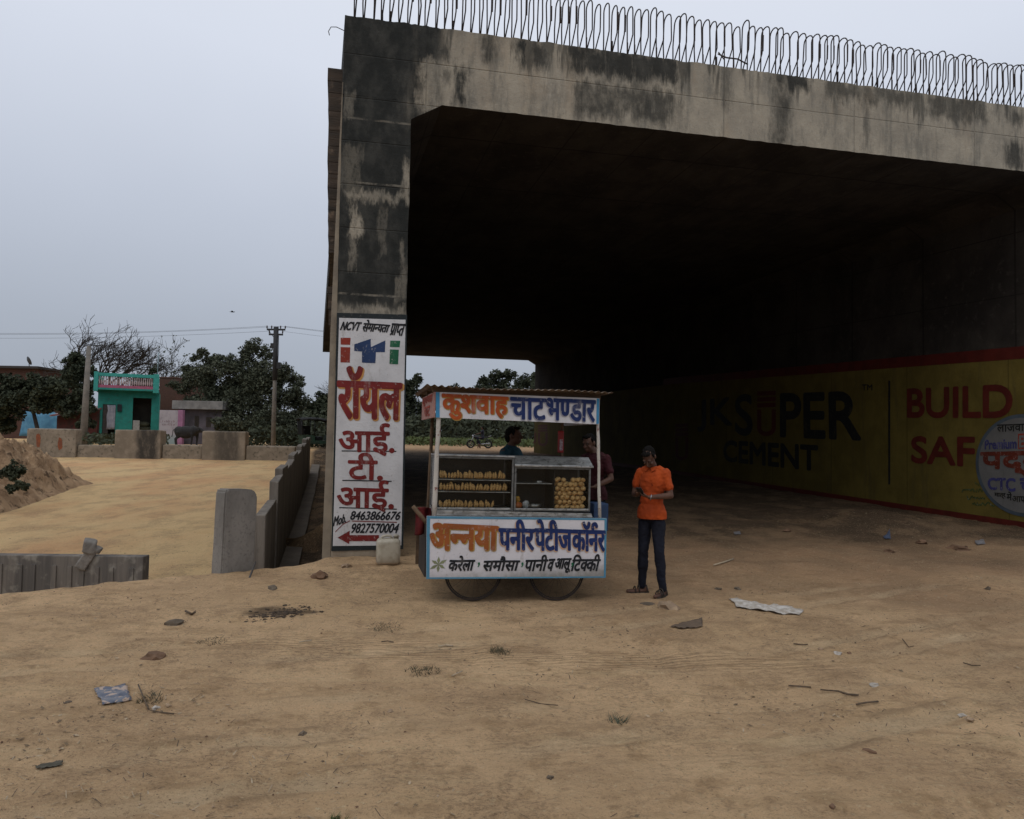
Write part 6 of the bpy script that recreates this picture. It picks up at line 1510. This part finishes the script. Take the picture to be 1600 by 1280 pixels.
# ------------------------------------------------------------------ litter and stones on the lot
def gp(px, py):
    Y = CAMH * F / (py - (686.7 + ROLL * (px - 800)))
    for _ in range(8):
        p = at(px, py, Y); z = zg(p.x, p.y); Y = (CAMH - z) * F / (py - (686.7 + ROLL * (px - 800)))
    p = at(px, py, Y); p.z = zg(p.x, p.y); return p
STN = [pm('tan_stone', (.34, .24, .15), (.24, .17, .11), 9, .9, 0, .004, 60), pm('dark_stone', (.085, .066, .047), (.13, .10, .07), 9, .9, 0, .004, 60), pm('grey_pale_stone', (.42, .38, .33), (.30, .27, .23), 9, .9), pm('red_brown_clod', (.17, .10, .06), (.12, .07, .042), 9, .95)]
def rock(mb, c, r, flat=.6, seed=None):
    bm = bmesh.new(); bmesh.ops.create_icosphere(bm, subdivisions=2, radius=1); s_ = Vector((U(.7, 1.3), U(.7, 1.2), flat * U(.8, 1.2))); o = Vector((rnd() * 50, rnd() * 50, 0)); R = Matrix.Rotation(rnd() * 6.3, 3, 'Z')
    for v in bm.verts:
        n = noise.noise(v.co * 1.3 + o) * .8 + noise.noise(v.co * 3.2 + o) * .35; v.co = R @ Vector([v.co[i] * s_[i] * (1 + n) for i in range(3)]) * r + Vector(c)
    bm.verts.index_update(); mb.add([v.co for v in bm.verts], [[v.index for v in f.verts] for f in bm.faces]); bm.free()
def stone(px, py, rpx, m_, label, flat=.6):
    p = gp(px, py); r = rpx * p.y / F; mb = MB(); rock(mb, p + Vector((0, 0, r * flat * .12)), r, flat); tag(mb.build('stone', STN[m_]), label, 'stone')
stone(1046, 948, 14, 0, 'tan angular stone in front of the man in orange', .7); stone(1012, 943, 10, 1, 'dark flat fragment beside the tan angular stone', .35)
stone(273, 973, 11, 1, 'dark grey stone lying left of the dark dung patch', .6); stone(240, 1024, 12, 3, 'brown clod above the blue wrapper', .6); stone(106, 1092, 5, 1, 'small dark stone left of the blue wrapper')
stone(243, 1102, 6, 2, 'small pale stone right of the blue wrapper'); stone(263, 1098, 5, 0, 'little tan stone beside the small pale stone'); stone(473, 1140, 6, 1, 'small black stone in the middle of the left foreground')
stone(610, 1106, 5, 0, 'little tan stone lying alone in the centre foreground'); stone(1308, 1018, 6, 2, 'white pebble on the dirt below the plastic sheet'); stone(1282, 1011, 5, 0, 'tan pebble left of the white pebble'); stone(1327, 1017, 4, 3, 'brown pebble right of the white pebble')
stone(1366, 1069, 7, 2, 'pale split stone on the right side of the lot', .5); stone(1505, 1113, 6, 2, 'pale pebble in the group at the lower right'); stone(1515, 1121, 7, 0, 'larger tan pebble in the group at the lower right', .5)
stone(1358, 1166, 9, 3, 'brown clod in the lower right foreground', .4); stone(1543, 918, 6, 1, 'small black stone on the dirt near the round painted sign'); stone(1122, 919, 5, 1, 'small black fragment above the plastic sheet', .4)
stone(1153, 919, 7, 1, 'flat black fragment right above the plastic sheet', .35); stone(1300, 1250, 6, 3, 'brown clod at the bottom right of the picture'); stone(425, 918, 9, 1, 'dark half buried stone below the drain slabs', .5)
stone(500, 902, 12, 3, 'dark clod at the mouth of the drain', .5); stone(540, 885, 9, 0, 'tan clod at the foot of the pillar'); stone(860, 1206, 5, 1, 'dark pebble near the bottom centre'); stone(1120, 748, 9, 2, 'pale lump of rubble at the foot of the yellow wall'); stone(800, 892, 7, 3, 'brown clod in the shade under the cart')
# dark dung patch
mb = MB()
for i in range(420):
    a = random.gauss(0, .5); px = 440 + 52 * a + U(-8, 8); py = 955 - 8 * a + random.gauss(0, 4.5); p = gp(px, py); rock(mb, p, .004 + .02 * rnd() ** 3, .45)
tag(mb.build('dung_patch', pm('dry_dung', (.045, .032, .022), (.075, .052, .034), 8, .95)), 'crumbled dark dung trodden into the dirt in front of the drain', 'dung', kind='stuff')
# wrappers, sheets
def sheet(name, quad, mat, label, cat, h=.012, crumple=.02, n=16, fold=1.):
    P = [gp(*q) for q in quad]; vs = []; fs = []
    for i in range(n + 1):
        for j in range(n + 1):
            u, v = i / n, j / n; p = lerp(lerp(P[0], P[1], u), lerp(P[3], P[2], u), v)
            e = (1 if 0 < i < n else .6 * noise.noise(Vector((v * 6, 3, u)))) ; w_ = .03 * noise.noise(Vector((u * 2, v * 2, 9))); x, y = p.x + w_ * fold, p.y + w_ * fold
            vs.append((x, y, zg(x, y) + h + crumple * (abs(noise.noise(Vector((u * 4, v * 4, 1)))) + .6 * abs(noise.noise(Vector((u * 9, v * 9, 2)))))))
    fs = [(i*(n+1) + j, (i+1)*(n+1) + j, (i+1)*(n+1) + j + 1, i*(n+1) + j + 1) for i in range(n) for j in range(n)]
    mb = MB(); mb.add(vs, fs, True); o = mb.build(name, mat); o.modifiers.new('t', 'SOLIDIFY').thickness = .002; return tag(o, label, cat)
k = MT('printed_blue_wrapper', .4, 0, .4); x = k.xyz(); col = k.mix(k.band(k.noise(9, 3, .6), .45, .55), (.05, .06, .09), (.10, .105, .125)); col = k.mix(k.band(k.noise(26, 2, .5), .54, .6), col, (.33, .24, .18)); k.color(col)
sheet('plastic_wrapper', ((147, 1072), (196, 1064), (206, 1091), (160, 1097)), k.m, 'crumpled blue printed wrapper lying on the dirt at the left', 'wrapper', .008, .008, 10, .4)
sheet('plastic_sheet', ((1138, 936), (1256, 952), (1248, 960), (1150, 948)), pm('dirty_white_sheet', (.50, .47, .43), (.32, .28, .23), 14, .6), 'long crumpled dirty white plastic sheet on the dirt right of the man in orange', 'plastic sheet', .008, .035, 30, 1.5)
sheet('cardboard_scrap', ((1046, 978), (1097, 966), (1098, 977), (1060, 980)), pm('brown_card', (.13, .09, .06), (.09, .065, .045), 12, .8), 'curled brown cardboard scrap below the tan angular stone', 'scrap', .008, .022, 12, .6)
sheet('leather_scrap', ((56, 1190), (97, 1182), (98, 1188), (60, 1196)), pm('dark_scrap', (.06, .055, .04), (.09, .08, .06), 12, .8), 'flat dark leathery scrap at the lower left', 'scrap', .008, .012)
sheet('plastic_scrap', ((1146, 832), (1156, 831), (1158, 835), (1148, 836)), pm('pale_scrap', (.20, .19, .19), None, 12, .5), 'pale plastic scrap in the shade behind the man in orange', 'scrap', .008, .03)
sheet('plastic_scrap', ((1380, 839), (1390, 838), (1392, 842), (1383, 843)), pm('bluish_scrap', (.08, .10, .15), None, 12, .5), 'bluish plastic scrap on the dark dirt near the yellow wall', 'scrap', .008, .03)
sheet('paper_scrap', ((1523, 846), (1537, 845), (1540, 850), (1526, 852)), pm('pale_scrap', (.36, .34, .34)), 'pale torn paper on the dark dirt below the round painted sign', 'scrap', .008, .03)
TW = pm('dry_twig', (.12, .085, .055), (.08, .058, .04), 30, .9); TWP = pm('bleached_stick', (.42, .34, .24), (.30, .24, .16), 30, .9)
def stick(pts, r, mat, label):
    P = [gp(*q) for q in pts]; mb = MB(); mb.tube([p + Vector((0, 0, r * 1.2 + U(0, .012))) for p in P], [r * U(.7, 1.1) for _ in P], 6); tag(mb.build('stick', mat), label, 'stick')
stick(((1115, 884), (1132, 879), (1146, 874)), .012, TWP, 'bleached stick on the dirt behind the man in orange'); stick(((1232, 1070), (1250, 1069), (1267, 1071)), .007, TW, 'dark twig left of the forked twig on the right side')
stick(((1282, 1075), (1310, 1077), (1325, 1083), (1341, 1084)), .007, TW, 'long forked dark twig on the right side of the lot'); stick(((1338, 1096), (1355, 1095), (1372, 1093)), .008, TW, 'short straight twig below the long forked twig')
stick(((468, 1003), (478, 1001), (487, 999)), .008, TWP, 'short pale stick in the centre left of the lot'); stick(((685, 1008), (697, 1006), (708, 1004)), .007, TWP, 'pale stick on the dirt below the left cart wheel'); stick(((706, 1054), (716, 1049), (722, 1047)), .007, TWP, 'thin pale twig beside the withered weeds')
stick(((216, 1068), (224, 1086), (232, 1104)), .006, TW, 'bent dry stem beside the blue wrapper'); stick(((232, 1106), (252, 1109), (272, 1111)), .005, TW, 'straight dry stem lying below the bent one'); stick(((596, 1002), (606, 1001), (615, 1001)), .006, TW, 'short dark twig below the scatter of straw')
stick(((820, 1090), (846, 1095), (872, 1099)), .004, TW, 'thin dark stem in the middle of the wheel tracks'); stick(((1240, 1002), (1252, 1006), (1262, 1003)), .005, TW, 'small dark twig left of the white pebble'); stick(((1410, 998), (1420, 1008), (1428, 1008)), .005, TW, 'small hooked twig on the right')
stick(((1505, 1036), (1518, 1037), (1532, 1039)), .006, TW, 'short dark twig at the right edge of the lot'); stick(((290, 955), (300, 960), (305, 957)), .012, TW, 'thick broken stick left of the dung patch')
# countless pebbles, crumbs and straw
def scatter(name, label, n, mat, fn):
    mb = MB()
    for i in range(n):
        Y = 2.7 * (15.5 / 2.7) ** (rnd() ** .75); x = U(-.72, .78) * Y
        dens = .35 * smooth(6.5, 8.5, Y) + noise.noise(Vector((x * .6, Y * .6, 40))) + .35 * noise.noise(Vector((x * 2, Y * 2, 41)))
        if dens < U(-.35, .3): continue
        fn(mb, x, Y)
    tag(mb.build(name, mat, fix=False), label, name.replace('_', ' '), kind='stuff')
def peb(mb, x, y):
    r = .0026 * (1 + 2.6 * rnd() ** 6) * U(.8, 1.3); c = Vector((x, y, zg(x, y) + r * .2)); o = [Vector((U(.7, 1.3) * d[0], U(.7, 1.3) * d[1], U(.4, .8) * d[2])) * r for d in ((1, 0, 0), (-1, 0, 0), (0, 1, 0), (0, -1, 0), (0, 0, 1), (0, 0, -1))]
    mb.add([c + q for q in o], [(0, 2, 4), (2, 1, 4), (1, 3, 4), (3, 0, 4), (2, 0, 5), (1, 2, 5), (3, 1, 5), (0, 3, 5)])
scatter('pebbles', 'scattered tan pebbles all over the dirt lot', 4200, STN[0], peb); scatter('dark_pebbles', 'scattered dark crumbs of stone and bark over the dirt lot', 3800, pm('dark_brown_crumb', (.11, .08, .052), (.16, .115, .075), 9, .95), peb); scatter('earth_crumbs', 'scattered red brown earth crumbs over the dirt lot', 5200, STN[3], peb)
def straw(mb, x, y):
    a = rnd() * 6.28; L = U(.012, .055); d = Vector((cos(a), sin(a), 0)) * L; w_ = Vector((-sin(a), cos(a), 0)) * U(.0012, .0028); p = Vector((x, y, 0)); q = p + d; p.z = zg(p.x, p.y) + .004; q.z = zg(q.x, q.y) + U(.004, .014)
    mb.add([p - w_, p + w_, q + w_, q - w_], [(0, 1, 2, 3)])
scatter('straw_bits', 'scattered dry straw bits over the dirt lot', 2000, TWP, straw); scatter('dark_straw_bits', 'scattered dark dry stalk bits over the dirt lot', 3600, TW, straw)

for px, py, r, lb in ((1500, 858, 12, 'brown earth lump on the dark dirt below the round painted sign'), (1440, 850, 9, 'smaller earth lump left of the one below the round painted sign'), (1390, 862, 8, 'low earth lump in the shade below the yellow wall'), (1230, 832, 7, 'small clod on the dark dirt below the painted wall lettering')):
    stone(px, py, r, 3, lb, .5)

def leafbit(mb, x, y):
    if noise.noise(Vector((x * .9, y * .9, 70))) < .16: return
    r = U(.008, .024); a = rnd() * 6.28; c = Vector((x, y, zg(x, y) + U(.003, .010))); d = Vector((cos(a), sin(a), U(-.3, .3))) * r; e = Vector((-sin(a), cos(a), U(-.4, .4))) * r * U(.3, .6)
    mb.add([c - d, c + e, c + d, c - e], [(0, 1, 2, 3)])
scatter('leaf_litter', 'scattered dry brown leaf scraps gathered in patches on the dirt lot', 5200, pm('dry_brown_leaf', (.10, .07, .042), (.20, .145, .085), 40, .9), leafbit)
scatter('pale_leaf_litter', 'scattered pale dry leaf and paper scraps gathered in patches on the dirt lot', 1500, pm('pale_dry_leaf', (.40, .31, .20), (.28, .21, .13), 40, .9), leafbit)
